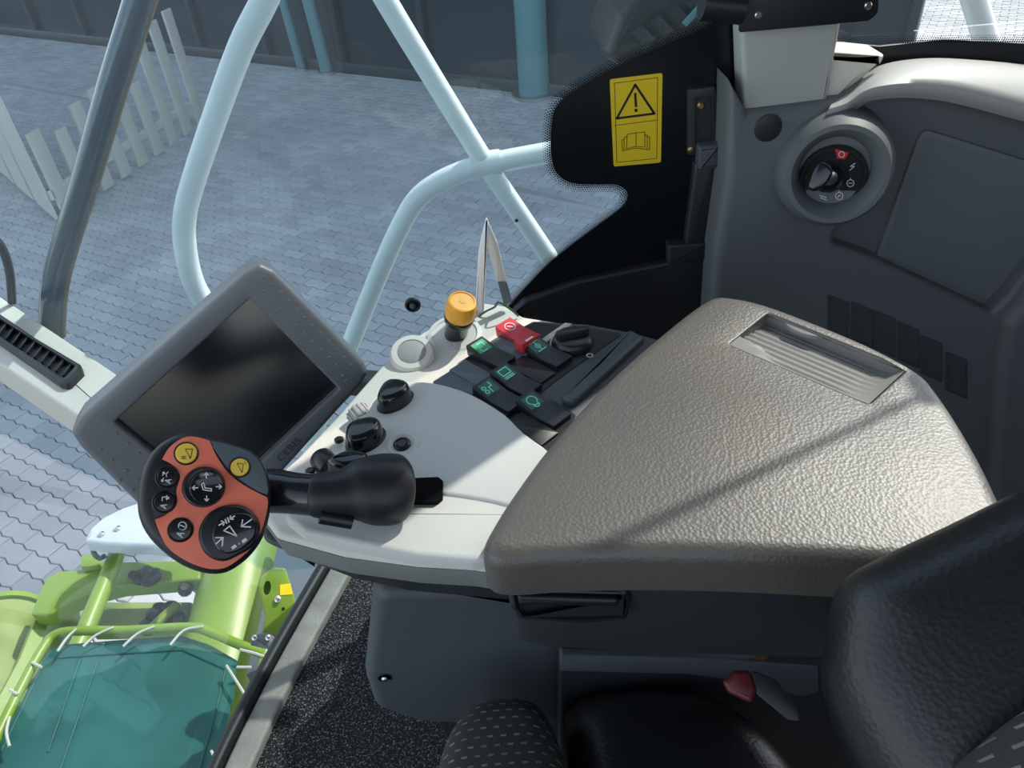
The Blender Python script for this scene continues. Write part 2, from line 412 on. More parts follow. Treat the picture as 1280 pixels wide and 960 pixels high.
obj('top_rail', slab(BF, [(x0, 4.1), (x1, 4.1), (x1, 4.4), (x0, 4.4)], -.3, .08, .01, 2), 'frame_dark', bd)
# teal columns in front of the glass
for k, (bx, by, tx, ty, r, lb) in enumerate(((668, 119, 648, -60, .2, 'thick round teal column standing before the showroom glass'), (378, 88, 345, -40, .07, 'slim teal post with a steel foot, one of a close pair'), (409, 92, 378, -40, .09, 'broader teal post of the close pair by the showroom'))):
    q = onz(bx, by, GZ)
    t = thing('teal_column', lb, 'column', q)
    obj('shaft', lathe(q+V((0, 0, .02)), V((-.05 if k else 0, 0, 1)), [(r, 0), (r, 3.2)], 20), 'teal', t)
    obj('foot_plate', lathe(q, (0, 0, 1), [(r*1.5, 0), (r*1.5, .04), (r*1.1, .05)], 16), 'steel', t)
# pale slats standing in for striped reflections in the side glass
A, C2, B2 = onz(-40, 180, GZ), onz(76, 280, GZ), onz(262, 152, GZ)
ft = thing('reflected_stripes', 'pale upright slats on the paving standing in for striped reflections in the glass', 'reflection_slats', C2)
def stripe_run(P, Q, n, wfrac, hts):
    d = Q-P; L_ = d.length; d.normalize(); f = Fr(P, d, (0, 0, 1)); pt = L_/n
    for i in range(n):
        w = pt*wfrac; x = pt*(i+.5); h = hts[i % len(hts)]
        obj('slat', slab(f, [(x-w/2, .03), (x+w/2, .03), (x+w/2, h), (x-w/2, h)], -.015, .015, .004, 2), 'reflection_slats', ft)
    for z in (.25,): obj('rail', slab(f, [(0, z), (L_, z), (L_, z+.09), (0, z+.09)], -.05, -.016, .004, 2), 'reflection_slats', ft)
stripe_run(A, C2, 5, .82, (1.35,))
stripe_run(C2, B2, 9, .52, (.9, .8, .95, 1.0, 1.05, .85, 1.3, 1.35, 1.4))

# ================================================================== CAB SHELL
YG = .95
edge = [onz(430, 690, 0), onz(398, 745, 0), onz(345, 840, 0), onz(290, 950, 0), onz(235, 1080, 0)]
fl = [(p.x, p.y) for p in edge]
fl = fl + [(fl[-1][0]-.06, -.2), (fl[-1][0]-.08, -.9), (1.3, -.9), (1.3, .95), (fl[0][0]+.04, .95)]
floor = obj('floor', slab(HZ(0), fl, -.06, 0, .004, 2), 'carpet', kind='structure', label='black flecked carpet on the cab floor')
ep = smooth([(p.x, p.y) for p in edge], 4, False)
def strip(poly, d0, d1, z0, z1, r):
    a = []; b = []
    for i, p in enumerate(poly):
        q0 = V(poly[max(i-1, 0)]); q1 = V(poly[min(i+1, len(poly)-1)]); t = (q1-q0).normalized(); n = V((t.y, -t.x))
        a.append(tuple(V(p)+n*d0)); b.append(tuple(V(p)+n*d1))
    return slab(HZ(0), a+b[::-1], z0, z1, r, 3)
sgn = 1
s1 = strip(ep, .0, .042, -.07, .016, .006); s2 = strip(ep, -.042, .0, -.07, .016, .006)
def meanx(b): return sum(v.co.x for v in b.verts)/len(b.verts)
inner, outer = (s1, s2) if meanx(s1) > meanx(s2) else (s2, s1)
obj('trim_1', inner, 'sill', kind='structure', label='pale textured sill strip along the edge of the carpet')
outer.free()
k = 1 if inner is s1 else -1
obj('trim_2', strip(ep, *sorted((-k*.022, -k*.001)), -.09, .03, .009), 'rubber', kind='structure', label='black rubber seal at the foot of the windscreen')
# side window: glass, black print, rear side window
SW = WY(YG)
prof = [(-.50, .0), (-.62, .18), (-.84, .42), (-.99, .72), (-1.05, 1.1), (-1.0, 1.45), (-.9, 1.78)]
front = smooth(prof, 3, False)
sg = list(front) + [(.33, 1.78), (.33, .0)]
w1 = obj('window_1', slab(SW, sg, -.005, 0, 0), 'glass', kind='structure', label='tinted side window of the cab')
FRT = .0012
fp = [(960, -30), (925, 5), (880, 34), (830, 56), (775, 81), (738, 101), (707, 121), (694, 136), (690, 150), (688, 175), (690, 203), (698, 219), (715, 229), (745, 231), (768, 231), (781, 237), (784, 247), (776, 260), (740, 287), (692, 324), (660, 356), (630, 390)]
fe = smooth(fp, 4, False)
fuv = [SW.P(*p, FRT) for p in fe]
fr_poly = fuv + [SW.P(620, 480, FRT), SW.P(930, 480, FRT), SW.P(960, 300, FRT), SW.P(1000, -30, FRT)]
obj('black_print', slab(SW, fr_poly, .0002, FRT, 0), 'frit', w1, label='black printed border of the glass')
bm = bmesh.new()
# dotted fringe of the print
cum = [0]
for a, b in zip(fuv, fuv[1:]): cum.append(cum[-1]+(V(b)-V(a)).length)
def at(s):
    for i in range(len(cum)-1):
        if cum[i+1] >= s:
            t = (s-cum[i])/max(cum[i+1]-cum[i], 1e-9); p = V(fuv[i]).lerp(V(fuv[i+1]), t); d = (V(fuv[i+1])-V(fuv[i])).normalized(); return p, V((d.y, -d.x))
    return V(fuv[-1]), V((1, 0))
pc = sum((V(p) for p in fr_poly), V((0, 0)))/len(fr_poly)
tp, tn = at(cum[-1]*.45); sg_ = -1 if tn.dot(tp-pc) < 0 else 1
for row in range(4):
    s = .0015*(row % 2)
    while s < cum[-1]:
        p, n = at(s); q = p + n*sg_*(.0015+row*.0027); rr = .00145-row*.00025
        bm.faces.new([bm.verts.new(SW.W((q.x+rr*math.cos(t*math.pi/3), q.y+rr*math.sin(t*math.pi/3)), FRT)) for t in range(6)]); s += .0031
obj('print_dots', bm, 'frit', w1, kind='stuff', recalc=False)
bm = bmesh.new(); RWF = WY(.9665)
for row in range(4):
    for k in range(110):
        q = RWF.P(1042+k*2.9+(row % 2)*1.45, (52 if k < 8 else 56-.05*k*(1 if k < 60 else 0) - (3 if k >= 60 else 0))-1-row*2.6); rr = .00125-row*.0002
        bm.faces.new([bm.verts.new(RWF.W((q[0]+rr*math.cos(t*math.pi/3), q[1]+rr*math.sin(t*math.pi/3)))) for t in range(6)])
rear_dots = bm
# windscreen
bm = bmesh.new(); rows = []
for (x, z) in front: rows.append([bm.verts.new((x-.04*math.sin(math.pi*t/8), YG-.001-t*.23, z)) for t in range(9)])
for a, b in zip(rows, rows[1:]):
    for i in range(8): bm.faces.new((a[i], a[i+1], b[i+1], b[i]))
obj('window_2', bm, 'glass_clear', kind='structure', label='curved front windscreen of the cab')
w3 = obj('window_3', slab(SW, [(.40, .88), (1.25, .88), (1.25, 1.9), (.40, 1.9)], -.035, -.03, 0), 'glass_clear', kind='structure', label='rear side window behind the grey post')
obj('print_dots', rear_dots, 'frit', w3, kind='stuff', recalc=False)
# roof, header, hidden walls
obj('ceiling', slab(HZ(1.90), rnd([(-1.0, -.95), (1.35, -.95), (1.35, 1.02), (-1.0, 1.02)], .08), 0, .12, .03), 'roof', kind='structure', label='cab roof')
obj('wall_back', slab(Fr((1.3, 0, 0), (0, 1, 0), (0, 0, 1)), [(-.92, -.05), (.9, -.05), (.9, 1.9), (-.92, 1.9)], -.03, 0, 0), 'wall_trim', kind='structure', label='rear wall of the cab')
obj('wall_left', slab(Fr((0, -.93, 0), (-1, 0, 0), (0, 0, 1)), [(-1.3, -.05), (.5, -.05), (.5, 1.25), (-1.3, 1.25)], -.03, 0, 0, holes=[([(-.66, .70), (.15, .70), (.15, 1.15), (-.66, 1.15)], .03, 0, False)], bottom=False), 'dark', kind='structure', label='lower left door of the cab')  # opening added so the monitor screen catches a reflection from outside
# rear side trim wall
TW = WY(.885); TWp = lambda pts: TW.PP(pts)
out = TWp([(914, 103), (936, 143), (1033, 131), (1060, 128), (1082, 114), (1106, 109), (1145, 107), (1200, 113), (1280, 133), (1380, 160)]) + [TW.P(1420, 700), TW.P(880, 760), TW.P(884, 440), TW.P(893, 320), TW.P(908, 220)]
rec = TWp(rnd([(1076, 124), (1060, 142), (1053, 155), (1066, 163), (1088, 161), (1106, 176), (1117, 200), (1116, 228), (1100, 258), (1070, 275), (1046, 285), (1040, 305), (1090, 322), (1240, 392), (1262, 372), (1300, 320), (1330, 220), (1330, 176), (1280, 152), (1190, 130), (1110, 122)], 9, 3))
wr = obj('wall_right', slab(TW, out, -.06, 0, .014, 4, holes=[(rec, .03, .009, True)]), 'wall_trim', kind='structure', label='dark grey moulded trim wall under the rear side window')
RF = TW.off(-.03)
pan = RF.PP([(1150, 158), (1300, 205), (1320, 300), (1238, 384), (1092, 322)])
obj('storage_panel', slab(RF, rnd(pan, .012), 0, .006, .003, 2, holes=[(rnd(inset(ccw(pan), .009), .008), .0018, 0, True)]), 'wall_panel', wr)
vq = [(1034, 367), (1064, 376), (1092, 387), (1122, 401), (1151, 418), (1182, 439)]
for i, (x, y) in enumerate(vq):
    q = [(x, y), (x+27, y+11), (x+27, y+60), (x-1, y+48)]
    obj('vent_slot', slab(TW, rnd(TWp(q), .002), .0003, .002, .0008, 2, holes=[(inset(ccw(TWp(q)), .002), .0015, 0, True)]), 'slate', wr)
obj('corner_column', slab(TW, rnd(TWp([(1238, 470), (1248, 400), (1266, 378), (1292, 330), (1420, 300), (1420, 760), (1225, 760)]), .02), -.05, .022, .018, 5), 'wall_trim', wr)
obj('corner_dial', lathe(TW.W(TW.P(1284, 400), .02), TW.n, [(.016, 0), (.016, .004), (.012, .006)], 24), 'wall_panel', wr)
lt_ = [(1040, 131), (1058, 114), (1082, 94), (1105, 81), (1150, 74), (1200, 74), (1280, 80), (1420, 100)]
lb_ = [(1036, 136), (1058, 129), (1080, 114), (1104, 107), (1145, 104), (1200, 110), (1280, 131), (1420, 168)]
bm = bmesh.new(); lrows = []
for a, b in zip(smooth(lt_, 4, False), smooth(lb_, 4, False)):
    pa, pb_ = ony(*a, .965), ony(*b, .872); mid = (pa+pb_)/2 + V((0, -.004, .008))
    cv = smooth([tuple(pa+V((0, .01, -.03))), tuple(pa), tuple(mid), tuple(pb_), tuple(pb_+V((0, .012, -.02)))], 3, False)
    lrows.append([bm.verts.new(p) for p in cv])
for a, b in zip(lrows, lrows[1:]):
    for k in range(len(a)-1): bm.faces.new((a[k], a[k+1], b[k+1], b[k]))
obj('ledge', bm, 'ledge', wr, ang=70)
bc = TW.P(1046, 222); BAX = V((-.24, -.93, .16)).normalized(); RC = ony(1047, 219, .838)
obj('key_boss', lathe(RC, BAX, [(.074, -.09), (.069, -.03), (.064, -.010), (.058, .0), (.052, .0), (.046, -.006), (.041, -.018), (.040, -.024)], 48), 'wall_trim', wr)
obj('plug', lathe(TW.W(TW.P(960, 160), -.001), TW.n, [(.0165, 0), (.0165, .002), (.015, .003)], 28), 'dark', wr)
# sunlit sill behind trim and post
obj('trim_3', slab(WY(.915), rnd(WY(.915).PP([(1005, 60), (1112, 70), (1085, 95), (1060, 120), (1036, 142), (1005, 142)]), .004), -.05, .0, .01, 3), 'cream', kind='structure', label='cream plastic corner piece at the foot of the post')
sl = WY(.967).PP([(1040, 48), (1060, 54), (1100, 58), (1180, 49), (1280, 54), (1420, 72), (1420, 110), (1280, 92), (1180, 84), (1110, 86), (1060, 72), (1040, 62)])
obj('trim_4', slab(WY(.967), sl, -.004, .0, .001, 2), 'rubber', kind='structure', label='black seal under the rear side window')
# post
pb = [WY(.905).P(933, 141), WY(.905).P(1033, 131)]
pt_l = WY(.905).P(921, 45)
po = [(pb[0][0], pb[0][1]-.02), (pb[1][0], pb[1][1]-.02), (pb[1][0], pb[1][1]+.1), (pb[1][0]+.02, 1.9), (.36, 1.9), (.345, 1.12), (pt_l[0], .95)]
obj('trim_5', slab(WY(.905), rnd(po, .006), -.035, 0, .005, 3), 'post', kind='structure', label='light grey window post between side and rear glass')

# ================================================================== DOOR FITTINGS
DP = WY(.935)
obj('door_panel', slab(DP, rnd(DP.PP([(628, 402), (655, 376), (720, 352), (850, 324), (905, 312)]) + [(.30, .0), (-.16, .0), (-.15, .2), (-.05, .38), (.015, .5), (.03, .55)], .012), -.012, .0, .006, 3), 'blk_soft', label='black lower door panel behind the switches', cat='panel')
ST = SW.off(.002)
st = thing('warning_sticker', 'yellow warning sticker with triangle and open book on the black glass print', 'sticker', ST.W(ST.P(797, 205)))
sq = [(762, 99), (828, 91), (826, 203), (767, 208)]
obj('plate', slab(ST, rnd(ST.PP(sq), .003), 0, .0006, 0), 'sticker', st)
bm = strokes(ST, [[(768, 104), (822, 97), (821, 198), (771, 203), (768, 104)], [(768, 157), (822, 150)]], .0007, .0009)
strokes(ST, [xf([[(0, 0)]], 0, 0, 1, 0)[0]], .001, .0009, bm)
strokes(ST, [[(771, 148), (794, 106), (818, 142), (771, 148)]], .0028, .0009, bm)
strokes(ST, [[(794, 117), (795, 133)]], .003, .0009, bm); flat(ST, ST.PP(ell(795, 138, 2.2, 2.2, 12), .0009), .0009, bm)
strokes(ST, [[(784, 168), (783, 186), (795, 183), (806, 184), (806, 165), (795, 166), (784, 168)], [(795, 166), (795, 183)], [(784, 171), (780, 172), (780, 188), (795, 185), (809, 187), (809, 169), (806, 169)], [(780, 174), (777, 175), (778, 189), (780, 189)], [(809, 171), (812, 171), (812, 187), (809, 187)]], .0008, .0009, bm)
obj('print', bm, 'blk', st, recalc=False)
lt = thing('door_latch', 'black plastic door latch with steel bolt on the black glass print', 'latch', SW.W(SW.P(870, 320), .01))
LF = SW.off(.0015)
obj('mount', slab(LF, rnd(LF.PP([(858, 110), (893, 105), (897, 190), (858, 192)]), .004), 0, .008, .003, 2, holes=[(rnd(LF.PP([(866, 119), (887, 117), (888, 178), (867, 180)]), .003), .006, 0, True)]), 'dark', lt)
obj('screw', lathe(LF.W(LF.P(875, 131), .002), LF.n, [(.0052, 0), (.0052, .002), (.003, .004)], 12), 'brass', lt)
obj('pivot', slab(LF, rnd(LF.PP([(868, 176), (896, 172), (898, 202), (868, 206)]), .004), .004, .022, .005, 3), 'slate', lt)
obj('bolt', tube([LF.W(LF.P(893, 190), .014), LF.W(LF.P(911, 188), .014)], .0068, 8), 'gun', lt)
obj('bolt_tip', tube([LF.W(LF.P(911, 188), .014), LF.W(LF.P(915, 188), .014)], .0058, 12), 'steel', lt)
obj('pin', lathe(LF.W(LF.P(861, 184), .006), LF.n, [(.004, 0), (.004, .004), (.002, .005)], 10), 'brass', lt)
obj('handle', slab(LF, rnd(LF.PP([(866, 200), (892, 198), (888, 240), (878, 300), (853, 302), (860, 250)]), .006), .0, .014, .005, 3), 'dark', lt)
obj('foot', slab(LF, rnd(LF.PP([(832, 300), (880, 296), (878, 318), (832, 324)]), .004), 0, .018, .004, 3), 'dark', lt)
# black bracket on the post
BK = WY(.875)
bt = thing('screen_bracket', 'black metal bracket plate with two screws in front of the grey post', 'bracket', BK.W(BK.P(1010, 36)))
q = BK.PP([(925, 41), (1086, 27), (1098, 17), (1103, -60), (930, -60)])
obj('plate', slab(BK, rnd(q, [.002, .008, .008, .002, .002]), -.006, 0, .0015, 2), 'blk_soft', bt)
obj('clamp', tube([BK.W(BK.P(880, 8), -.01), BK.W(BK.P(932, 14), -.01)], .016, 16), 'blk_soft', bt)
obj('arm', box(BK.W(BK.P(1000, 0), -.012), .05, .05, .02, (1, 0, 0), (0, 0, 1), .003), 'blk_soft', bt)
obj('shadow_box', slab(BK, rnd([(.29, 1.02), (.47, 1.02), (.47, 1.62), (.29, 1.62)], .015), -.018, .004, .004, 3), 'blk_soft', bt)  # unseen box added to throw the shadow band over the console
for x, y in ((948, 19), (1085, 7)): obj('screw', lathe(BK.W(BK.P(x, y), 0), BK.n, [(.0042, 0), (.0042, .001), (.003, .002)], 14), 'steel', bt)
# ignition switch
IG = Fr(RC-BAX*.022, BAX.cross(V((0, 0, 1)))*-1, (0, 0, 1))
it = thing('ignition_switch', 'black key ignition switch with start symbols on the trim wall', 'ignition switch', IG.W(IG.P(1040, 262)))
ic = IG.P(1041, 222)
obj('plate', lathe(IG.W(ic), IG.n, [(.0395, -.004), (.0395, .002), (.038, .0035), (.034, .0035), (.033, .002)], 48), 'blk_soft', it)
kc = IG.P(1036, 218)
obj('barrel', lathe(IG.W(kc, .002), IG.n, [(.0185, 0), (.0185, .010), (.016, .013), (.0155, .013), (.014, .010), (.010, .010), (.0098, .008)], 32), 'blk_gloss', it)
obj('lock_face', lathe(IG.W(kc, .010), IG.n, [(.0088, 0), (.0088, .002), (.006, .003)], 20), 'steel', it)
kf = FACE(1026, 224, (IG.W(kc)-CAM).dot(FW)-.035)
obj('key', slab(kf, smooth(kf.PP([(1018, 210), (1026, 202), (1036, 206), (1041, 215), (1036, 226), (1026, 236), (1016, 239), (1010, 234), (1013, 222)]), 4), -.004, .004, .0038, 4), 'blk_gloss', it)
bm = flat(IG, IG.PP([(1044, 186), (1061, 191), (1056, 199), (1046, 198)], .0045), .0045); obj('stop_mark', bm, 'red', it, recalc=False)
bm = strokes(IG, [circ(1052, 193, 3.6)], .0008, .0048)
strokes(IG, [[(1069, 204), (1063, 208), (1068, 208), (1062, 213)], circ(1063, 229, 4.4), [(1061, 229), (1065, 229)], [(1063, 223), (1064, 225)], circ(1049, 245, 4.6), [(1047, 247), (1049, 244), (1051, 245)], [(1048, 238), (1050, 240)], [(1024, 244), (1033, 247)], [(1025, 247), (1033, 250)]], .0009, .0048, bm)
obj('symbols', bm, 'white', it, recalc=False)

# ================================================================== CONSOLE
ZC = .70; CF = HZ(ZC)
con = thing('control_console', 'cream armrest control console with switches and knobs beside the seat', 'console', (-.0, .45, .58))
base_px = [(318, 630), (345, 667), (430, 690), (520, 702), (590, 706), (640, 714), (720, 717), (745, 716), (720, 702), (660, 690), (680, 620), (760, 520), (830, 450), (812, 428), (700, 402), (655, 395), (632, 381), (602, 377), (565, 388), (545, 405), (518, 420), (495, 428), (484, 448), (455, 480), (420, 520), (372, 570), (335, 603)]
obj('shell', slab(CF, rnd(CF.PP(base_px), .012), -.008, 0, .005, 3), 'cream', con)
obj('lower_rim', slab(CF, inset(ccw(rnd(CF.PP(base_px), .012)), -.0015), -.029, -.006, .002, 2, flare=-.004), 'rim_grey', con)
body_px = [(325, 672), (400, 700), (480, 718), (590, 728), (700, 738), (720, 700), (730, 600), (790, 480), (810, 440), (700, 420), (640, 405), (560, 420), (480, 470), (400, 550), (340, 615)]
BF2 = HZ(.672)
obj('underbody', slab(BF2, rnd(BF2.PP(body_px), .02), -.06, 0, .004, 3, flare=-.03), 'dark', con)
# raised rim strip
# tall grey hand cover
cov_px = [(466, 497), (490, 481), (520, 476), (550, 479), (590, 492), (630, 516), (655, 540), (690, 566), (716, 600), (712, 655), (660, 640), (617, 627), (553, 617), (470, 612), (410, 612), (400, 603), (420, 576), (434, 541), (450, 518)]
GF = HZ(ZC+.014)
obj('hand_cover', slab(GF, rnd(GF.PP(smooth(cov_px[:14], 3, False)[:-1] + cov_px[13:]), .004, 2), -.02, 0, .0035, 4), 'cover_grey', con)
# front knuckle plate beside the lid, below the seam
kn_px = [(553, 610), (617, 620), (700, 640), (670, 690), (590, 700), (520, 694), (440, 678), (380, 664), (350, 640), (400, 622), (470, 614)]
KF = HZ(ZC+.0115)
obj('front_plate', slab(KF, rnd(KF.PP(kn_px), .006), -.012, 0, .005, 3), 'cover_grey', con)
# switch panel
SP = HZ(ZC+.004)
sp_px = [(666, 401), (735, 405), (793, 416), (836, 428), (800, 470), (745, 530), (715, 600), (640, 610), (500, 540), (545, 476), (600, 436)]
obj('switch_panel', slab(SP, rnd(SP.PP(sp_px), .004), -.006, 0, .002, 2), 'slate', con)
for q in ([(668, 404), (632, 419), (596, 438), (547, 478), (500, 520), (560, 540), (600, 520), (640, 470), (705, 408)], [(726, 409), (778, 418), (690, 480), (640, 525), (575, 520), (640, 462)], [(690, 500), (720, 520), (690, 575), (640, 560), (628, 545)]):
    obj('switch_bay', slab(SP, rnd(SP.PP(q), .003), 0, .001, 0), 'blk_soft', con)
obj('panel_ridge', slab(SP, rnd(SP.PP([(786, 418), (806, 428), (770, 462), (718, 510), (700, 504), (748, 460)]), .005), 0, .008, .004, 3), 'slate', con)
# cream divider bar between the switch rows
obj('divider', slab(SP, rnd(SP.PP([(706, 406), (716, 407), (682, 431), (672, 430)]), .001), 0, .003, .001, 2), 'cream', con)
la = (V((.74, -.67, 0))).normalized()
q0, q1 = onz(621, 469, ZC), onz(669, 496, ZC); la = (q1-q0).normalized(); sa = V((-la.y, la.x, 0))
def rocker(px, py, m='blk_soft', hs=(.0085, .0035, .0065), L_=.047, w=.0225, name='rocker_switch'):
    c = onz(px, py, ZC+.006); f = Fr(c-sa*w/2, la, (0, 0, 1))
    p = [(-L_/2, -.003), (-L_/2-.001, hs[0]), (-L_*.08, hs[1]+.001), (0, hs[1]), (L_*.12, hs[1]+.0005), (L_/2, hs[2]*.75), (L_/2, -.003)]
    f.n = f.u.cross(f.v)
    sgn_ = 1 if f.n.dot(sa) > 0 else -1
    if sgn_ < 0: f = Fr(c+sa*w/2, la, (0, 0, 1))
    o = obj(name, slab(f, p, 0, w, .0012, 2), m, con)
    s0 = Fr(c - la*(L_*.27) + V((0, 0, (hs[0]+hs[1])/2)), la - V((0, 0, 1))*((hs[0]-hs[1])/(L_*.42)), sa)
    if s0.n.z < 0: s0 = Fr(s0.o, s0.u, -s0.v)
    return o, s0
SYM = {
 'hook': [[(-.4, -.2), (-.4, .3), (.1, .3)], [(.1, -.3), (.45, -.3), (.45, .2)], [(0, .3), (0, -.3)]],
 'axle': [[(-.5, -.4), (-.5, .4)], [(.5, -.4), (.5, .4)], [(-.5, 0), (.5, 0)], circ(0, 0, .2, 8)],
 'tank': [[(-.5, -.4), (-.5, .4), (.1, .4), (.1, -.4), (-.5, -.4)], [(.3, .4), (.3, -.4)], [(.45, .4), (.45, -.4)]],
 'drum': [[(-.5, .3), (-.1, .3), (-.1, 0), (.4, 0)], circ(-.2, -.35, .15, 8), circ(.2, -.35, .15, 8)],
 'ring': [circ(-.1, 0, .38, 14, .5, 5.9), [(.35, -.25), (.35, .25), (.55, .1), (.55, -.1), (.35, -.25)]]}
for (px, py, sy, back, fg) in ((614, 446, 'hook', 'sgreen', 'mintsym'), (684, 445, 'axle', 'dgreen', 'mintsym'), (645, 480, 'tank', 'dgreen', 'mintsym'), (624, 499, 'drum', 'dgreen', 'mintsym'), (679, 516, 'ring', 'dgreen', 'mintsym')):
    o, s0 = rocker(px, py)
    p_ = obj('symbol_patch', flat(s0, rnd([(-.0085, -.008), (.0085, -.008), (.0085, .008), (-.0085, .008)], .001), .0006), back, o, recalc=False)
    obj('symbol', strokes(s0, [[(x*.0130, y*.0130) for x, y in l] for l in SYM[sy]], .0013, .0010, px=False), fg, o, recalc=False)
for px, py in ((637, 436), (591, 469), (571, 484), (664, 463), (605, 514), (664, 537)):
    c = onz(px, py, ZC+.0055); obj('blank_plate', box(c, .045, .0225, .005, la, sa, .0012), 'gun' if px in (637, 591, 571) else 'blk_soft', con)
# red guarded switch
o, s0 = rocker(648, 421, 'red', (.009, .005, .008), .043, .0225, 'guarded_switch')
bm = bmesh.new(); c0 = s0
obj('symbol', strokes(s0, [[(x*.011, y*.011) for x, y in circ(0, 0, .5, 16)], [(-.002, -.002), (.002, .002)]], .001, .0010, px=False), 'white', o, recalc=False)
cc = onz(658, 425, ZC+.016); obj('guard', box(cc+V((0, 0, -.002)), .012, .024, .010, la, sa, .0015), 'red', o)
obj('guard_mark', box(cc+la*.0045+V((0, 0, .0034)), .002, .010, .001, la, sa, .0002), 'white', o)
# rotary dial
dc = onz(716, 430, ZC+.005)
dl = obj('rotary_dial', lathe(dc, (0, 0, 1), [(.021, 0), (.021, .004), (.0185, .009), (.017, .010)], 32), 'blk', con)
obj('grip', box(dc+V((0, 0, .0135)), .034, .009, .009, V((1, .15, 0)), V((-.15, 1, 0)), .003), 'blk', dl)
DF = Fr(dc, (1, 0, 0), (0, 1, 0))
for ln in (circ(0, 0, .0225, 10, 1.7, 3.2), circ(.014, -.024, .003, 10)): obj('dial_mark', strokes(DF, [ln], .0014, .0016, px=False), 'white', con, recalc=False)
# amber mushroom knob
B = onz(569, 421, ZC)
def tip(px, py, B, L_):
    best = None
    for i in range(400):
        t = .4+i*.002; w = CAM+ray(px, py)*t; e = abs((w-B).length-L_)
        if w.z > B.z and (best is None or e < best[0]-1e-6): best = (e, w)
    return best[1]
ring_ax = V((.05, -.33, .94))
obj('knob_boss', lathe(B-V((0, 0, .004)), V((0, -.2, 1)), [(.031, -.004), (.029, .008), (.024, .010), (.0225, .0085)], 32), 'cream', con)
T = tip(579, 372, B, .060); ax = (T-B).normalized()
kn = obj('mushroom_knob', lathe(B+ax*.003, ax, [(.012, 0), (.012, .018), (.0145, .022), (.0155, .026), (.0158, .031), (.0145, .033)], 28), 'blk_gloss', con)
obj('cap', lathe(B+ax*.034, ax, [(.0150, 0), (.0158, .003), (.0156, .016), (.0140, .021), (.0125, .0215), (.0120, .0205), (.003, .0205), (.0025, .021)], 32), 'amber', kn, label='amber cap')
bs = onz(565, 435, ZC+.007); bf = Fr(bs, (1, .3, 0), V((-.3, 1, 0)))
obj('knob_symbol', strokes(bf, [[(-.006, -.004), (-.001, -.004), (-.001, .004), (-.006, .004)], [(.001, -.004), (.006, -.004)], [(.003, -.004), (.003, .004)], circ(-.003, 0, .002, 8)], .0009, .003, px=False), 'white', con, recalc=False)
# white ring with grey button
B = onz(516, 447, ZC)
rg = obj('round_button', lathe(B, ring_ax, [(.0235, -.010), (.0225, .008), (.0205, .011), (.0150, .0115), (.0142, .0095)], 40), 'cream', con)
obj('button_face', lathe(B, ring_ax, [(.0142, .006), (.0142, .0105), (.012, .0118), (.004, .0124)], 32), 'greyrub', rg)
# lens shaped rotary knobs on the cover
KG = HZ(ZC+.014)
for (pts, tp) in (([(471, 512), (474, 500), (481, 490), (492, 485), (508, 486), (517, 492), (514, 502), (503, 511), (488, 517), (477, 517)], None), ([(432, 562), (433, 548), (440, 540), (452, 535), (470, 532), (481, 537), (482, 546), (474, 557), (458, 566), (440, 569)], None), ([(408, 592), (420, 582), (440, 575), (458, 576), (468, 583), (460, 596), (430, 602)], None)):
    k_ = obj('rotary_knob', slab(KG, smooth(KG.PP(pts), 3), -.001, .0015, .001, 2), 'blk', con)
    cx = sum(p[0] for p in pts)/len(pts); cy = sum(p[1] for p in pts)/len(pts)
    q = smooth(KG.PP([(cx+(x-cx)*.86, cy+(y-cy)*.86) for x, y in pts]), 3)
    obj('grip', slab(KG, q, .001, .016, .006, 4, flare=.001), 'blk_gloss', k_)
# small knobs on the cream strip
for (bx, by, tx, ty, r, L_, m, ribs) in ((457, 528, 441, 508, .0105, .021, 'greyrub', True), (410, 583, 396, 566, .0105, .019, 'blk', False)):
    B = onz(bx, by, ZC+.004); T = tip(tx, ty, B, L_*1.15); ax = (T-B).normalized()
    k_ = obj('small_knob', lathe(B-ax*.004, ax, [(r*.9, 0), (r, .005), (r, L_*.9), (r*.86, L_)], 20), m, con)
    if ribs:
        ref = V((1, 0, 0)); a = (ref-ax*ref.dot(ax)).normalized(); b = ax.cross(a)
        for k in range(14):
            d = a*math.cos(k*math.tau/14)+b*math.sin(k*math.tau/14)
            obj('rib', box(B+d*r+ax*(L_*.42), .0016, .0022, L_*.7, d, ax.cross(d), .0004), 'greyrub', k_)
# recessed push button + led pips
B = onz(503, 557, ZC+.0135)
pbn = obj('push_button', lathe(B, (0, -.12, 1), [(.0145, -.001), (.014, .0015), (.012, .0022), (.0095, .0008), (.0085, .0005)], 28), 'cover_grey', con)
obj('button_face', lathe(B, (0, -.12, 1), [(.0075, .0), (.0075, .0025), (.006, .0035), (.0045, .0028), (.004, .0036)], 24), 'blk', pbn)
for x, y in ((424, 551), (455, 540), (388, 590)): obj('indicator', lathe(onz(x, y, ZC+.004), (0, 0, 1), [(.0042, 0), (.0042, .002), (.003, .003)], 14), 'blk', con)
# lever slot
SL = HZ(ZC+.0148)
slot = [(478, 600), (548, 597), (554, 602), (553, 622), (546, 628), (478, 627)]
obj('lever_slot', slab(SL, rnd(SL.PP(slot), .003), -.004, .0008, .0, 2), 'void', con)

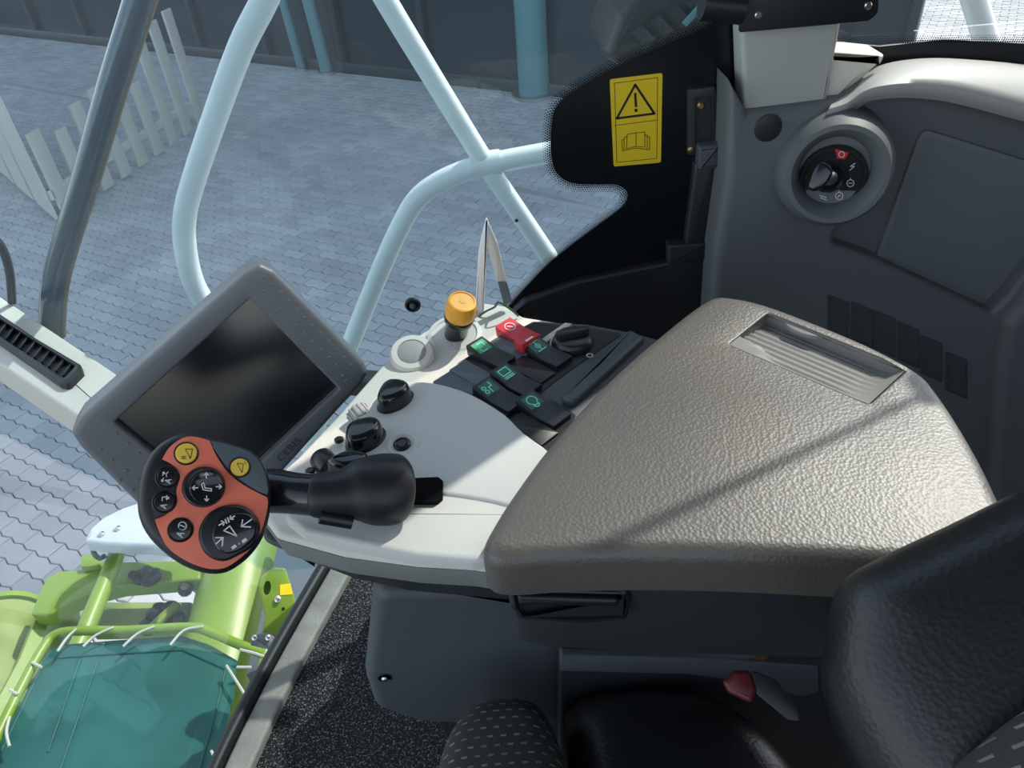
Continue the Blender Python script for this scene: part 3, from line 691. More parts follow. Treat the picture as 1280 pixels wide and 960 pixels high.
# ---- armrest box with padded lid
arm = thing('armrest_box', 'padded grey armrest storage box with ribbed tray in its lid', 'armrest', (.2, .5, .58))
ZL = .735; LF_ = HZ(ZL)
lid_px = [(603, 684), (604, 671), (615, 650), (640, 611), (690, 545), (760, 470), (828, 411), (868, 380), (892, 367), (920, 368), (960, 377), (1020, 399), (1090, 428), (1150, 460), (1172, 481), (1198, 518), (1228, 568), (1252, 616), (1275, 668), (1262, 700), (1160, 702), (1060, 698), (930, 692), (800, 690), (700, 693), (645, 697), (616, 695)]
tray_px = [(911, 430), (960, 391), (1030, 416), (1134, 461), (1086, 505), (1000, 469)]
luv = smooth(LF_.PP(lid_px), 3)
trv = rnd(LF_.PP([(911, 430), (960, 391), (1134, 461), (1086, 505)]), .004)
obj('lid', slab(LF_, luv, -.042, 0, .013, 5, holes=[(trv, .004, .002, False)]), 'lid', arm)
# tray: ribbed ramp, deep along the far edge
a_, b_, c_2, d_ = [V(LF_.P(*p)) for p in ((911, 430), (960, 391), (1134, 461), (1086, 505))]
bm = bmesh.new(); NR = 84; NC = 12; grid = []
for i in range(NR+1):
    t = i/NR; row = []
    for j in range(NC+1):
        s = j/NC
        p = (a_.lerp(d_, s)).lerp(b_.lerp(c_2, s), t)
        base = -.002-.011*min(1, t*1.2)
        endr = max(0, (s-.86)/.14); base = base*(1-endr**2)
        rib = .0010*math.cos(t*math.pi*2*7) if s < .9 and t < .93 else 0
        if s < .32 and t < .28*math.sqrt(max(0, 1-(s/.32)**2)): base = -.0012; rib = 0
        row.append(bm.verts.new(LF_.W(tuple(p), base+rib)))
    grid.append(row)
for r0, r1 in zip(grid, grid[1:]):
    for j in range(NC): bm.faces.new((r0[j], r0[j+1], r1[j+1], r1[j]))
for lp in ([g[0] for g in grid], [g[-1] for g in grid], grid[0], grid[-1]):
    tv = [bm.verts.new(V((v.co.x, v.co.y, ZL-.0005))) for v in lp]
    for i in range(len(lp)-1): bm.faces.new((lp[i], lp[i+1], tv[i+1], tv[i]))
obj('tray', bm, 'tray', arm, ang=50)
obj('finger_tab', slab(LF_, smooth(LF_.PP([(980, 397), (990, 396), (1020, 405), (1047, 419), (1040, 420), (1010, 416), (988, 407)]), 3), -.006, -.002, .0015, 2), 'tray', arm)
arb = [(612, 705), (700, 716), (900, 722), (1060, 726), (1200, 730), (1255, 722), (1228, 610), (1160, 490), (1100, 440), (900, 380), (850, 410), (780, 470), (700, 560)]
AB = HZ(.697)
obj('body', slab(AB, rnd(AB.PP(arb), .02), -.105, 0, .01, 3, flare=-.006), 'dark', arm)
# grip pocket on the near side
GP = Fr(onz(700, 722, .69)+V((0, -.004, 0)), (1, 0, 0), (0, .25, 1))
gp = obj('grip_pocket', slab(GP, rnd(GP.PP([(634, 727), (690, 731), (785, 733), (789, 745), (784, 772), (730, 777), (650, 772), (637, 755)]), .006), -.012, .004, .004, 3, holes=[(rnd(GP.PP([(642, 733), (776, 738), (774, 768), (650, 767)]), .005), .006, .002, True)]), 'blk_soft', arm)
obj('grip_bar', slab(GP, rnd(GP.PP([(646, 735), (772, 739), (771, 750), (648, 747)]), .003), -.001, .009, .003, 3), 'blk_soft', gp)
# pedestal under the console
PD = WY(.43)
ped = thing('console_pedestal', 'dark grey pedestal housing under the console with one screw', 'pedestal', PD.W(PD.P(560, 905), -.05))
obj('housing', slab(PD, rnd(PD.PP([(466, 740), (455, 848), (468, 888), (520, 906), (640, 914), (780, 905), (800, 740)]), .02), -.16, 0, .014, 4), 'slate', ped)
obj('screw_well', lathe(PD.W(PD.P(481, 847), -.001), PD.n, [(.0075, 0), (.0075, .0015), (.0065, .002), (.006, .001)], 20), 'blk', ped)
obj('screw', lathe(PD.W(PD.P(481, 847), .0), PD.n, [(.0036, 0), (.0036, .002), (.002, .0035)], 12), 'steel', ped)
obj('foot', slab(PD, PD.PP([(520, 890), (760, 890), (750, 960), (560, 960)]), -.14, -.03, .004), 'dark', ped)

# ================================================================== MONITOR
scr = [(144, 525), (312, 372), (422, 484), (269, 627)]
r_ = [ray(*p) for p in scr]
Mx = Matrix(((r_[0].x, -r_[1].x, r_[2].x), (r_[0].y, -r_[1].y, r_[2].y), (r_[0].z, -r_[1].z, r_[2].z)))
dd = Mx.inverted() @ r_[3]; q = [CAM+r_[0]*dd.x, CAM+r_[1]*dd.y, CAM+r_[2]*dd.z, CAM+r_[3]]
kk = .171/(q[1]-q[0]).length; q = [CAM+(p-CAM)*kk for p in q]
MF = Fr(q[3], q[2]-q[3], q[0]-q[3])
if MF.n.dot(CAM-MF.o) < 0: MF = Fr(q[3], q[2]-q[3], -(q[0]-q[3]))
mon = thing('terminal_monitor', 'grey dotted-bezel terminal screen, switched off, left of the console', 'monitor', MF.W((.09, -.03), -.05))
bz = [(88, 542), (100, 522), (210, 425), (306, 341), (324, 329), (343, 338), (400, 395), (455, 452), (462, 466), (452, 482), (350, 595), (262, 698), (246, 700), (180, 640), (100, 560)]
HB = .012
bzuv = rnd(MF.PP(bz, HB), .008)
obj('bezel', slab(MF, bzuv, -.03, HB, .007, 4, holes=[(rnd(MF.PP(scr, HB*.5), .002), HB-.001, .003, False)], flare=.0), 'bezel', mon)
obj('screen', slab(MF, rnd(MF.PP(scr, 0), .001), -.004, .0, 0), 'screen', mon)
obj('screen_edge', slab(MF.off(.0), inset(ccw(MF.PP(scr, 0)), -.004), -.006, -.001, 0), 'blk', mon)
dots = [(330, 346), (341, 356), (319, 354), (329, 364), (340, 375), (350, 386), (351, 366), (361, 376), (361, 396), (371, 387), (371, 407), (381, 397), (381, 417), (391, 427), (391, 407), (401, 417), (401, 437), (411, 447), (411, 427), (420, 437), (420, 457), (430, 447), (428, 470), (439, 457), (432, 476), (150, 600), (166, 612), (182, 626), (145, 542), (160, 555), (174, 567), (126, 562), (140, 575), (158, 588), (173, 600), (190, 610)]
dv = bmesh.new()
for x, y in dots:
    c = MF.P(x, y, HB)
    obj('bezel_dot', lathe(MF.W(c, HB-.0005), MF.n, [(.0019, 0), (.0016, .0011), (.0008, .0014)], 8), 'bezel', mon)
tcu = bpy.data.curves.new('t', 'FONT'); tcu.body = 'CEBIS'; tcu.size = .0145; tcu.extrude = .0004; tcu.space_character = 1.12
to = bpy.data.objects.new('t', tcu); tme = bpy.data.meshes.new_from_object(to)
tb = bmesh.new(); tb.from_mesh(tme)
p0 = MF.P(350, 577, HB); p1 = MF.P(376, 551, HB); p0 = V(p0); p1 = V(p1); tw = max(v.co.x for v in tb.verts); sc = (p1-p0).length/tw; d = (p1-p0).normalized(); nn = V((-d.y, d.x))
for v in tb.verts:
    w = p0 + d*v.co.x*sc + nn*(v.co.y*sc-.001); v.co = MF.W(tuple(w), HB+.0003+v.co.z)
obj('lettering', tb, 'slate', mon, label='raised lettering CEBIS')
bpy.data.objects.remove(to)
ac = MF.W((.088, .05), -.03); obj('mount_arm', tube([ac, ac-MF.n*.05, V((-.20, .725, .61)), V((-.10, .64, .655))], .016, 14), 'dark', mon)

# ================================================================== JOYSTICK
def Z(pts): return [(160+x/4.8, 530+y/4.8) for x, y in pts]
JD = .535; JF = FACE(255, 628, JD)
js = thing('multifunction_lever', 'black multifunction lever with orange button face in front of the monitor', 'joystick', onz(534, 612, ZC+.014))
HH = .0
outer = smooth(Z([(52, 480), (66, 340), (110, 210), (190, 115), (300, 58), (400, 48), (500, 75), (640, 118), (745, 160), (815, 235), (852, 330), (863, 440), (852, 560), (815, 680), (745, 785), (650, 865), (560, 903), (450, 898), (330, 855), (220, 780), (125, 685), (70, 585)]), 3)
head = obj('head', slab(JF, JF.PP(outer), -.030, 0, .008, 4, flare=-.010), 'blk_soft', js)
orange = smooth(Z([(205, 212), (250, 140), (330, 84), (400, 77), (490, 100)]), 4, False)[:-1] + smooth(Z([(490, 100), (530, 190), (600, 290), (700, 370), (835, 440)]), 4, False)[:-1] + smooth(Z([(835, 440), (838, 500), (800, 640), (740, 742), (640, 830), (560, 868), (460, 863), (340, 815), (240, 740), (190, 650), (162, 572)]), 4, False)[:-1] + smooth(Z([(162, 572), (220, 548), (278, 500), (295, 460), (290, 400), (307, 330), (292, 272), (250, 235), (205, 212)]), 4, False)[:-1]
obj('face_plate', slab(JF, JF.PP(orange), -.001, .0012, .0005, 2), 'orange', js, label='orange rubber face plate')
for q in ([(500, 105), (640, 135), (735, 175), (800, 245), (832, 340), (834, 425), (705, 358), (610, 280), (545, 190)], [(195, 225), (240, 243), (282, 275), (297, 330), (282, 400), (285, 460), (268, 498), (215, 535), (160, 560), (135, 470), (150, 330)]):
    obj('face_inlay', slab(JF, JF.PP(smooth(Z(q), 2)), -.001, .0008, .0004, 2), 'gun' if q[0][0] > 400 else 'blk_soft', js)
def jc(x, y): return JF.P(160+x/4.8, 530+y/4.8)
mpp = JD/F/4.8
def jbutton(x, y, r, m, ringm='blk_soft', h=.003):
    c = jc(x, y); R = r*mpp
    o = obj('button', lathe(JF.W(c, .0), JF.n, [(R*1.18, 0), (R*1.18, .0016), (R*1.08, .0022), (R*1.02, .0016)], 28), ringm, js)
    obj('button_cap', lathe(JF.W(c, .0005), JF.n, [(R, 0), (R, h-.001), (R*.9, h), (R*.3, h+.0003)], 28), m, o)
    return o, h+.0008
def jstr(o, lines, w, h, m): obj('symbol', strokes(JF, lines, w, h), m, o, recalc=False)
def ZL_(ls): return [Z(l) for l in ls]
o, h = jbutton(350, 177, 60, 'yellow'); jstr(o, ZL_([[(345, 150), (387, 150), (375, 208), (345, 150)]] + xf(GR, 338, 200, 18, -math.pi/2)), .0005, h, 'blk')
o, h = jbutton(670, 260, 54, 'yellow'); jstr(o, ZL_([[(655, 235), (692, 240), (685, 292), (655, 235)], [(698, 228), (708, 240)]]), .0005, h, 'blk')
o, h = jbutton(237, 318, 58, 'blk_gloss'); jstr(o, ZL_(xf(GA, 240, 342, 24, -1.35) + [[(232, 318), (228, 300), (240, 288)]] + arrow(212, 298, .5, -1, 24, 9) + arrow(208, 335, -.5, 1, 24, 9)), .0006, h, 'white')
o, h = jbutton(218, 468, 57, 'blk_gloss'); jstr(o, ZL_(xf(GA, 212, 492, 24, -1.35) + [[(205, 462), (205, 440), (225, 436), (232, 455)]] + arrow(238, 440, .6, 1, 24, 9)), .0006, h, 'white')
o, h = jbutton(315, 635, 62, 'blk_gloss'); jstr(o, ZL_(xf(GA, 312, 662, 27, -1.2) + [circ(326, 612, 24, 16), [(312, 606), (340, 618)]]), .0007, h, 'white')
# thumb pad with four arrows
c = jc(455, 378); R = 122*mpp
o = obj('thumb_pad', lathe(JF.W(c), JF.n, [(R, 0), (R, .003), (R*.95, .005), (R*.88, .0055), (R*.80, .005)], 40), 'blk', js)
c = jc(472, 382); R = 96*mpp
obj('pad_face', lathe(JF.W(c), JF.n, [(R, .003), (R, .0068), (R*.93, .0078), (R*.7, .0068), (R*.2, .006)], 40), 'blk_gloss', o)
jstr(o, ZL_(arrow(470, 308, 0, -1, 34, 15) + arrow(545, 376, 1, 0, 34, 15) + arrow(472, 447, 0, 1, 34, 15) + arrow(402, 383, -1, 0, 34, 15) + [[(440, 360), (452, 395), (500, 402), (500, 388), (462, 384), (455, 352), (440, 360)]]), .0007, .0084, 'white')
po_ = smooth(Z([(425, 690), (432, 615), (480, 540), (560, 495), (650, 484), (730, 515), (788, 590), (786, 670), (740, 740), (665, 785), (590, 820), (515, 812), (455, 765)]), 3)
pi_ = smooth(Z([(503, 655), (520, 600), (580, 552), (660, 530), (730, 542), (768, 592), (770, 650), (740, 702), (680, 750), (600, 776), (540, 755), (510, 705)]), 3)
o = obj('drive_pad', slab(JF, JF.PP(po_), -.001, .0055, .003, 3), 'blk', js)
obj('pad_face', slab(JF, JF.PP(pi_), .003, .0085, .002, 3), 'blk_gloss', o)
jstr(o, ZL_([[(575, 640), (610, 612), (652, 672), (575, 640)], [(680, 615), (742, 572)], [(680, 615), (688, 575)], [(680, 615), (735, 618)], [(528, 720), (570, 680)], [(570, 680), (525, 682)], [(570, 680), (565, 732)], [(545, 608), (578, 590)], [(578, 590), (560, 582)], [(578, 590), (572, 608)], [(583, 572), (592, 596)], [(597, 562), (606, 588)], [(612, 570), (640, 552)], [(612, 570), (615, 552)], [(612, 570), (632, 572)]]), .0009, .0092, 'white')
bm = flat(JF, JF.PP(Z([(618, 740), (640, 722), (655, 735), (628, 755)]), .0092), .0092); flat(JF, JF.PP(Z([(680, 700), (705, 682), (718, 698), (690, 716)]), .0092), .0092, bm); flat(JF, JF.PP(Z(ell(667, 718, 5, 5, 8)), .0092), .0092, bm)
obj('symbol', bm, 'white', o, recalc=False)
# neck and palm grip
nk = [(318, 612, .590, .0150), (330, 613, .587, .0165), (346, 614, .582, .0168), (370, 617, .577, .0158), (396, 619, .574, .0162)]
sm = smooth([tuple(ond(a, b, d_))+(r,) for a, b, d_, r in nk], 4, False)
obj('neck', tube([p[:3] for p in sm], [p[3] for p in sm], 24), 'blk_gloss', js)
pg = [(394, 619, .573, .0165), (400, 619, .573, .0174), (420, 618, .575, .0182), (436, 616, .578, .0205), (455, 613, .582, .0255), (476, 612, .587, .0278), (492, 611, .590, .0275), (500, 611, .592, .0262), (503, 611, .593, .0235)]
sm = smooth([tuple(ond(a, b, d_))+(r,) for a, b, d_, r in pg], 4, False)
obj('palm_grip', tube([p[:3] for p in sm], [p[3] for p in sm], 28), 'blk_soft', js, ang=50)
obj('stem', tube([ond(480, 620, .59), onz(500, 614, ZC+.010)], .012, 14), 'blk', js)
obj('collar', tube([ond(400, 645, .562), ond(440, 652, .57)], .006, 10), 'blk', js)

# ================================================================== SEAT
seat = thing('driver_seat', 'black leather driver seat with dash-patterned fabric centre', 'seat', (.15, .1, 0))
SC = HZ(.50)
obj('cushion_fabric', pillow(SC, smooth(SC.PP([(522, 1000), (534, 950), (550, 900), (574, 868), (604, 852), (650, 848), (678, 860), (698, 900), (712, 950), (722, 1000), (720, 1200), (500, 1200)]), 3), -.16, .005, .4), 'fabric', seat)
SB = HZ(.475)
obj('cushion_bolster', pillow(SB, smooth(SB.PP([(705, 860), (760, 840), (840, 838), (900, 850), (950, 880), (1000, 930), (1040, 1010), (1040, 1200), (720, 1200), (712, 960)]), 3), -.16, .005, .4), 'leather', seat)
obj('side_cover', slab(WY(.40), rnd(WY(.40).PP([(700, 816), (860, 820), (1020, 830), (1100, 834), (1100, 1000), (700, 1000)]), .006), -.025, 0, .004, 3), 'dark', seat)
obj('side_strip', slab(WY(.399), rnd(WY(.399).PP([(700, 815), (860, 819), (1021, 829), (1023, 862), (1000, 868), (930, 850), (860, 840), (700, 836)]), .003), -.004, .003, .002, 2), 'slate', seat)
obj('hinge_bracket', slab(WY(.395), rnd(WY(.395).PP([(948, 792), (1040, 796), (1046, 834), (944, 825)]), .006), -.01, .002, .003, 2), 'blk', seat)
obj('hinge_screw', lathe(WY(.395).W(WY(.395).P(951, 816), .002), (0, -1, 0), [(.006, 0), (.006, .002), (.003, .003)], 12), 'brass', seat)
BB = FACE(1180, 820, .40)
bo = smooth([(1050, 725), (1100, 694), (1180, 656), (1280, 608), (1400, 560), (1520, 560), (1560, 720), (1500, 960), (1380, 1120), (1220, 1150), (1110, 1040), (1052, 940), (1024, 860), (1030, 780)], 4)
obj('backrest_bolster', pillow(BB, BB.PP(bo), -.09, .03), 'leather', seat, ang=80)
BG = FACE(1260, 950, .33)
obj('backrest_fabric', slab(BG, smooth(BG.PP([(1180, 975), (1225, 928), (1285, 884), (1370, 850), (1480, 870), (1480, 1080), (1300, 1150), (1180, 1050)]), 3), -.06, 0, .02, 4), 'fabric', seat)
obj('seat_base', box((.12, .08, .17), .42, .36, .33, r=.03), 'blk_soft', seat)
bkf = FACE(925, 852, .60)
bkl = thing('belt_buckle', 'dark red seat belt buckle tucked beside the seat cushion', 'buckle', bkf.W((0, -.02)))
obj('body', slab(bkf, rnd(bkf.PP([(902, 852), (918, 838), (938, 838), (946, 862), (940, 880), (910, 866)]), .004), -.012, 0, .004, 3), 'dred', bkl)
obj('strap', slab(bkf, rnd(bkf.PP([(938, 836), (970, 850), (996, 880), (1002, 902), (985, 900), (946, 868)]), .003), -.008, -.003, .001, 2), 'blk_soft', bkl)

# ================================================================== OTHER CAB ITEMS
# dash duct bar with vent
q0 = onz(-60, 372, .52); q1 = onz(132, 492, .50)
dv_ = (q1-q0).normalized(); vt = Fr(q0, dv_, V((0, 0, 1)).cross(dv_))
bar = thing('dash_duct', 'cream dash duct bar with black slotted vent behind the monitor', 'duct', onz(130, 510, .42))
TF = HZ(.60)
top = TF.PP([(-80, 322), (0, 370), (60, 410), (150, 470), (240, 540), (222, 600), (100, 522), (0, 455), (-80, 400)])
obj('duct', slab(TF, rnd(top, .006, 3), -.05, 0, .004, 3), 'cream_bar', bar)
vt_px = [(-40, 372), (0, 396), (50, 430), (104, 462), (106, 470), (88, 488), (78, 486), (0, 432), (-40, 405)]
ve = obj('vent', slab(TF, rnd(TF.PP(vt_px), .004), -.004, .009, .002, 2, holes=[(rnd(TF.PP([(-38, 378), (50, 434), (98, 464), (84, 480), (0, 424), (-38, 400)]), .003), .008, .0008, True)]), 'blk_soft', bar)
for i in range(12):
    t = i/11; x = -10+t*98; y = 397+t*63
    w0 = TF.W(TF.P(x+3, y), .004); w1_ = TF.W(TF.P(x-7, y+14), .004); d = (w1_-w0).normalized()
    obj('slat', box((w0+w1_)/2, (w1_-w0).length, .0025, .005, d, V((-d.y, d.x, 0)), .0005), 'blk', ve)
# bump stop on the side glass
bs = thing('bump_stop', 'small black rubber bump stop on the side glass near the amber knob', 'bump stop', SW.W(SW.P(516, 388)))
c = SW.P(516, 380)
obj('ring', lathe(SW.W(c, .0), SW.n, [(.0115, 0), (.0115, .004), (.009, .006), (.007, .004), (.006, .002)], 24), 'rubber', bs)
obj('core', lathe(SW.W(c, .001), SW.n, [(.0045, 0), (.0045, .006), (.003, .007)], 14), 'gun', bs)
# V shaped plastic bracket
VB = WY(.708)
vb = thing('plastic_strut', 'white V-shaped plastic strut with dark tip behind the amber knob', 'strut', VB.W(VB.P(610, 385)))
obj('arm', slab(VB, rnd(VB.PP([(608, 272), (611, 280), (608, 325), (605, 392), (594, 392), (598, 318), (601, 300)]), .0008), -.004, .002, .0015, 2), 'white', vb)
obj('brace', slab(VB, rnd(VB.PP([(608, 272), (622, 305), (633, 352), (622, 352), (612, 320), (607, 300)]), .0008), -.004, .001, .0012, 2), 'offwhite', vb)
obj('tip', slab(VB, rnd(VB.PP([(622, 352), (633, 352), (640, 376), (630, 382)]), .001), -.004, .0015, .001, 2), 'gun', vb)
# green wire tie
wt = [ony(596, 398, .70), ony(606, 390, .70), ony(618, 384, .70), ony(624, 378, .69), ony(640, 388, .69), ony(648, 395, .69)]
obj('wire_tie', tube([tuple(p) for p in smooth([tuple(p) for p in wt], 4, False)], .0012, 6), 'seat_green', label='thin dark green wire tie at the corner of the console', cat='wire')
# dark glossy pillar bar at the front corner
PY = 1.0
pl = smooth([tuple(ony(x, y, PY)) for x, y in ((190, -50), (172, 10), (140, 110), (108, 220), (80, 310), (68, 360), (65, 400), (65, 420))], 4, False)
ptg = thing('window_pillar', 'dark glossy pillar tube at the front corner of the cab', 'pillar', pl[-1])
obj('tube', tube(pl, .0175, 16), 'dash_pillar', ptg)
obj('seal', tube([tuple(V(p)+V((.019, -.004, 0))) for p in pl], .004, 8), 'brown', ptg)
rdp = smooth([tuple(ony(x, y, 1.0)) for x, y in ((-30, 280), (-5, 300), (6, 318), (12, 340), (14, 360), (15, 378))], 4, False)
obj('wiper_hose', tube(rdp, .006, 10), 'blk', label='thin black hose rising beside the dash duct', cat='hose')
# ================================================================== HANDRAIL OUTSIDE
RY = 1.10
hr = thing('handrail', 'white tubular handrail of the access platform outside the side window', 'handrail', ony(400, 560, RY)-V((0, 0, .6)))
def rail(pts, r):
    s = smooth([tuple(ony(x, y, RY)) for x, y in pts], 5, False); return tube(s, r, 18)
obj('rail_tube', rail([(350, -45), (330, 2), (300, 62), (264, 160), (240, 232), (231, 270), (231, 305), (239, 345), (256, 378), (300, 430), (352, 500), (395, 545)], .0172), 'mint', hr)
obj('rail_tube', rail([(458, -45), (482, 0), (545, 104), (608, 206), (650, 268), (692, 330), (706, 352)], .0150), 'mint', hr)
obj('rail_tube', rail([(385, 560), (410, 498), (440, 425), (478, 332), (503, 278), (522, 248), (550, 227), (585, 212), (615, 204), (690, 190), (730, 182)], .0158), 'mint', hr)
p = ony(392, 552, RY); obj('rail_leg', tube([p, p-V((0, 0, .65))], .017, 14), 'mint', hr)
p2 = ony(608, 207, RY); obj('weld_joint', tube([p2-V((.022, 0, -.002)), p2+V((.022, 0, .004))], .0185, 16), 'mint', hr)
p3 = ony(645, 270, RY); obj('rivet', lathe(p3+V((0, -.0155, 0)), (0, -1, 0), [(.003, 0), (.003, .001)], 8), 'blk', hr)
p4 = p-V((0, 0, .65))
obj('platform_plate', box(V((p4.x+.25, 1.28, p4.z-.015)), 1.1, .5, .03, r=.004), 'gun', hr)
# pale post seen through rear side window
pq = ony(1200, -60, 1.5); pq2 = ony(1236, 60, 1.5)
obj('rear_stay', tube([pq, pq2, pq2+(pq2-pq)*.6], .022, 14), 'mint', label='pale tubular stay seen through the rear side window', cat='tube')
# rod added out of view to cast the thin shadow across the lid
def tosun(px, py, yy):
    w = onz(px, py, ZL); return w + SUN*((yy-w.y)/SUN.y)
wa, wb = tosun(1166, 488, 1.0), tosun(700, 708, 1.0)
wp = thing('shadow_rod', 'thin black rod added outside the rear side window to shadow the lid', 'caster', wa)
obj('arm', tube([wa, wb], .0042, 8), 'blk', wp)
obj('pivot', lathe(wa-V((0, .01, 0)), (0, 1, 0), [(.014, 0), (.014, .03), (.01, .035)], 16), 'blk', wp)

# ================================================================== GREEN MACHINE IN FRONT OF THE CAB
NZ = -.40
ng = thing('net_guard', 'teal mesh guard laced onto a lime green tube frame', 'guard', onz(150, 880, NZ))
def gz(pts, z): return [tuple(onz(x, y, z)) for x, y in pts]
obj('frame_tube', tube(smooth(gz([(-40, 1010), (-10, 935), (30, 852), (55, 808), (68, 794), (90, 789), (160, 788), (236, 784), (262, 790), (300, 806), (332, 818)], NZ), 4, False), .0115, 12), 'lime', ng)
obj('frame_tube', tube(gz([(334, 806), (322, 860), (302, 920), (280, 1000)], NZ), .0115, 12), 'lime', ng)
NF = HZ(NZ-.02)
obj('mesh_sheet', slab(NF, rnd(NF.PP([(-30, 985), (20, 890), (60, 815), (78, 806), (150, 800), (228, 795), (262, 806), (297, 826), (292, 870), (276, 930), (255, 1030), (-30, 1030)]), .01), -.004, 0, 0), 'net', ng)
bm = bmesh.new()
for q in ([(-20, 985), (50, 838), (70, 822), (228, 812), (282, 836)], [(282, 836), (272, 880), (250, 960)], [(100, 824), (60, 940)], [(122, 826), (62, 1000)]):
    for a, b in zip(q, q[1:]): tube([onz(*a, NZ-.018), onz(*b, NZ-.018)], .0022, 6, bm)
obj('hem', bm, 'net', ng)
for q in ([(96, 786), (84, 797), (72, 814)], [(142, 784), (120, 794), (104, 808)], [(193, 783), (172, 792), (154, 808)], [(254, 783), (230, 788), (213, 806)], [(300, 812), (320, 817), (333, 822)], [(296, 834), (314, 834)], [(283, 832), (296, 852), (312, 878)], [(40, 828), (52, 834)], [(12, 896), (8, 915), (12, 933)], [(278, 930), (298, 918)], [(264, 938), (276, 965)], [(22, 868), (12, 862)]):
    obj('lacing', tube(smooth(gz(q, NZ+.012), 4, False), .0032, 6), 'rope', ng)
fd = thing('feeder_frame', 'lime green feeder frame and drum in front of the windscreen', 'machine frame', onz(180, 760, -1.2))
FZ = -.62
# curved chute
c0, c1 = onz(308, 690, FZ), onz(255, 960, FZ-.05)
ch = [tuple(c0.lerp(c1, t)) for t in (0, .25, .5, .75, 1)]
obj('chute', tube(ch, .115, 32), 'lime', fd, ang=60)
AF = HZ(FZ+.08)
obj('arm_plate', slab(AF, rnd(AF.PP([(38, 768), (48, 742), (58, 722), (72, 714), (108, 710), (150, 702), (250, 700), (250, 724), (150, 732), (110, 742), (88, 752), (62, 768)]), .01), -.05, 0, .006, 3), 'lime', fd)
obj('arm_tab', slab(AF, rnd(AF.PP([(104, 700), (126, 697), (128, 712), (104, 714)]), .006), -.02, .02, .004, 2), 'lime', fd)
obj('lower_plate', slab(HZ(FZ-.06), rnd(HZ(FZ-.06).PP([(120, 752), (240, 752), (240, 790), (115, 792)]), .01), -.03, 0, .005, 2), 'lime_worn', fd)
obj('strut_tube', tube(gz([(152, 678), (130, 732), (104, 795), (96, 812)], FZ+.14), [.022, .023, .024, .024], 16), 'lime', fd)
# lattice drums
for (a, b, r) in (((12, 772), (-12, 905), .105), ((92, 760), (62, 860), .06)):
    A_, B_ = onz(*a, FZ-.1), onz(*b, FZ-.1); d = (B_-A_)
    obj('drum', tube([A_, B_], r, 28), 'lime_worn', fd)
    obj('drum_rim', tube([A_, A_+d.normalized()*.018], r*1.12, 28), 'lime', fd)
obj('side_beam', tube(gz([(52, 775), (30, 830), (-10, 905)], FZ+.02), .024, 4), 'lime', fd, ang=20)
HP = FACE(345, 757, 1.62)
ep_ = [(326, 800), (331, 770), (327, 752), (323, 738), (325, 722), (333, 715), (343, 709), (357, 710), (365, 735), (371, 757), (360, 780), (346, 803)]
obj('lug_plate', slab(HP, rnd(HP.PP(ep_), .006), -.02, 0, .004, 3, holes=[(HP.PP(ell(334, 735, 4.5, 9, 14, .15)), .02, .001, False)]), 'lime', fd)
obj('yellow_label', slab(HP, rnd(HP.PP([(350, 731), (363, 729), (366, 743), (350, 744)]), .002), 0, .001, 0), 'sticker', fd)
obj('bolt', lathe(HP.W(HP.P(347, 749)), HP.n, [(.007, 0), (.007, .006), (.004, .008)], 8), 'steel', fd)
obj('hole', lathe(HP.W(HP.P(354, 761)), HP.n, [(.0035, 0), (.0035, .001)], 10), 'blk', fd)
obj('clamp_block', slab(HP, rnd(HP.PP([(313, 794), (338, 790), (348, 802), (340, 812), (314, 806)]), .003), .0, .03, .004, 2), 'gun', fd)
for x, y in ((318, 797), (335, 797)): obj('clamp_nut', lathe(HP.W(HP.P(x, y, .03), .03), HP.n, [(.006, 0), (.006, .006), (.003, .008)], 6), 'steel', fd)
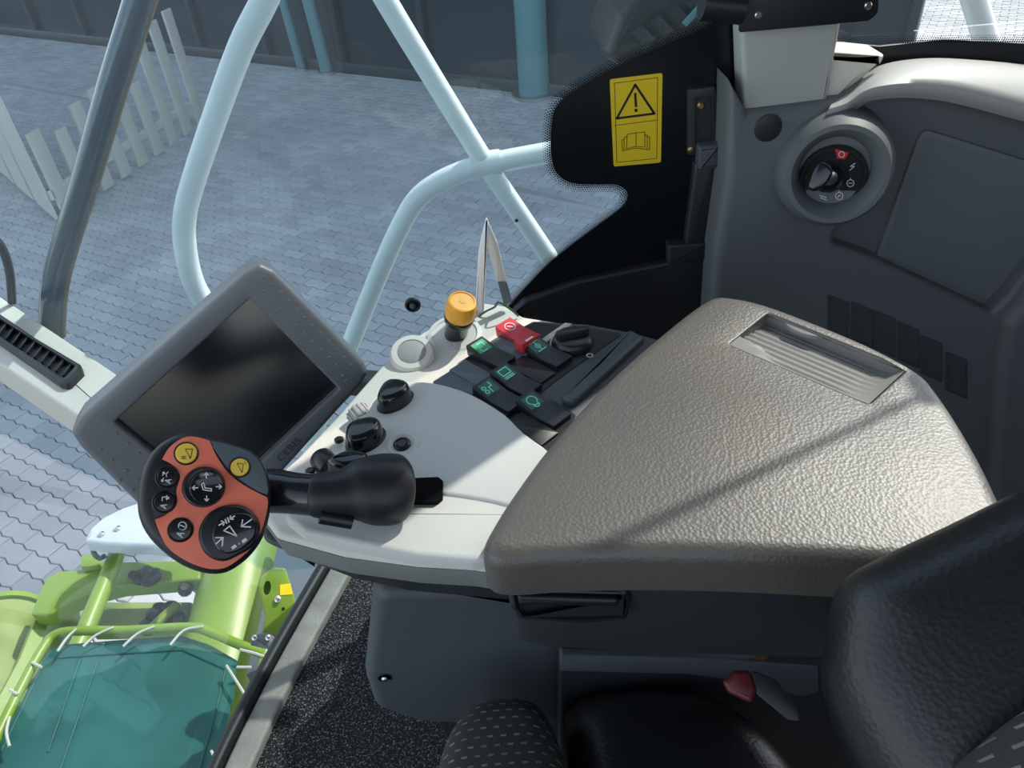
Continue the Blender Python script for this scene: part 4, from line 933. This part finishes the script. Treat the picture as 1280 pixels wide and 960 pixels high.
for x, y, z, r in ((178, 718, FZ+.1, .022), (190, 722, FZ+.1, .03), (229, 733, FZ+.06, .02), (195, 770, FZ-.03, .035), (212, 762, FZ-.03, .03), (183, 780, FZ-.03, .025), (222, 775, FZ-.03, .03)):
    obj('greasy_coupling', lathe(onz(x, y, z)-V((0, 0, .02)), V((random.uniform(-.5, .5), random.uniform(-.5, .5), 1)), [(r*.7, 0), (r, .01), (r, .025), (r*.6, .035), (r*.5, .05)], 10), 'grease', fd)
obj('pipe_stub', tube(gz([(190, 785), (206, 770), (222, 756)], FZ), .014, 10), 'lime', fd)
WP = HZ(-.38)
obj('white_cap_plate', slab(WP, rnd(WP.PP([(104, 676), (112, 660), (128, 646), (152, 634), (182, 624), (240, 640), (240, 690), (190, 682), (130, 679)]), .01), -.04, 0, .012, 4), 'cap', fd)
for x, y in ((127, 668), (147, 661)): obj('cap_bolt', lathe(onz(x, y, -.379), (0, 0, 1), [(.009, 0), (.009, .004), (.005, .006)], 10), 'steel', fd)
obj('hook', tube(smooth(gz([(118, 680), (117, 690), (124, 698), (132, 694)], -.45), 4, False), .007, 8), 'blk', fd)
obj('carrier', box(onz(250, 800, -1.0)+V((0, 0, -.55)), .3, .3, 1.1, r=.02), 'lime', fd)
# dark louvred box standing in for a slatted reflection in the glass
LB = WY(1.9)
lb = thing('reflected_box', 'black louvred box standing in for a slatted reflection beside the black glass print', 'reflection', LB.W(LB.P(800, 90)))
obj('case', slab(LB, rnd(LB.PP([(756, 72), (775, 20), (800, -10), (900, -60), (960, 20), (880, 70), (775, 84)]), .02), -.3, 0, .02, 3), 'blk_soft', lb)
for i in range(4):
    t = i*22; obj('louvre', slab(LB, rnd(LB.PP([(788+t, 40-t*.55), (802+t, 30-t*.55), (820+t, 48-t*.55), (806+t, 58-t*.55)]), .004), 0, .02, .004, 2), 'dark', lb)
obj('handle', tube([LB.W(LB.P(850, 26), .04), LB.W(LB.P(868, 6), .04), LB.W(LB.P(872, 14), .02)], .008, 8), 'teal', lb)
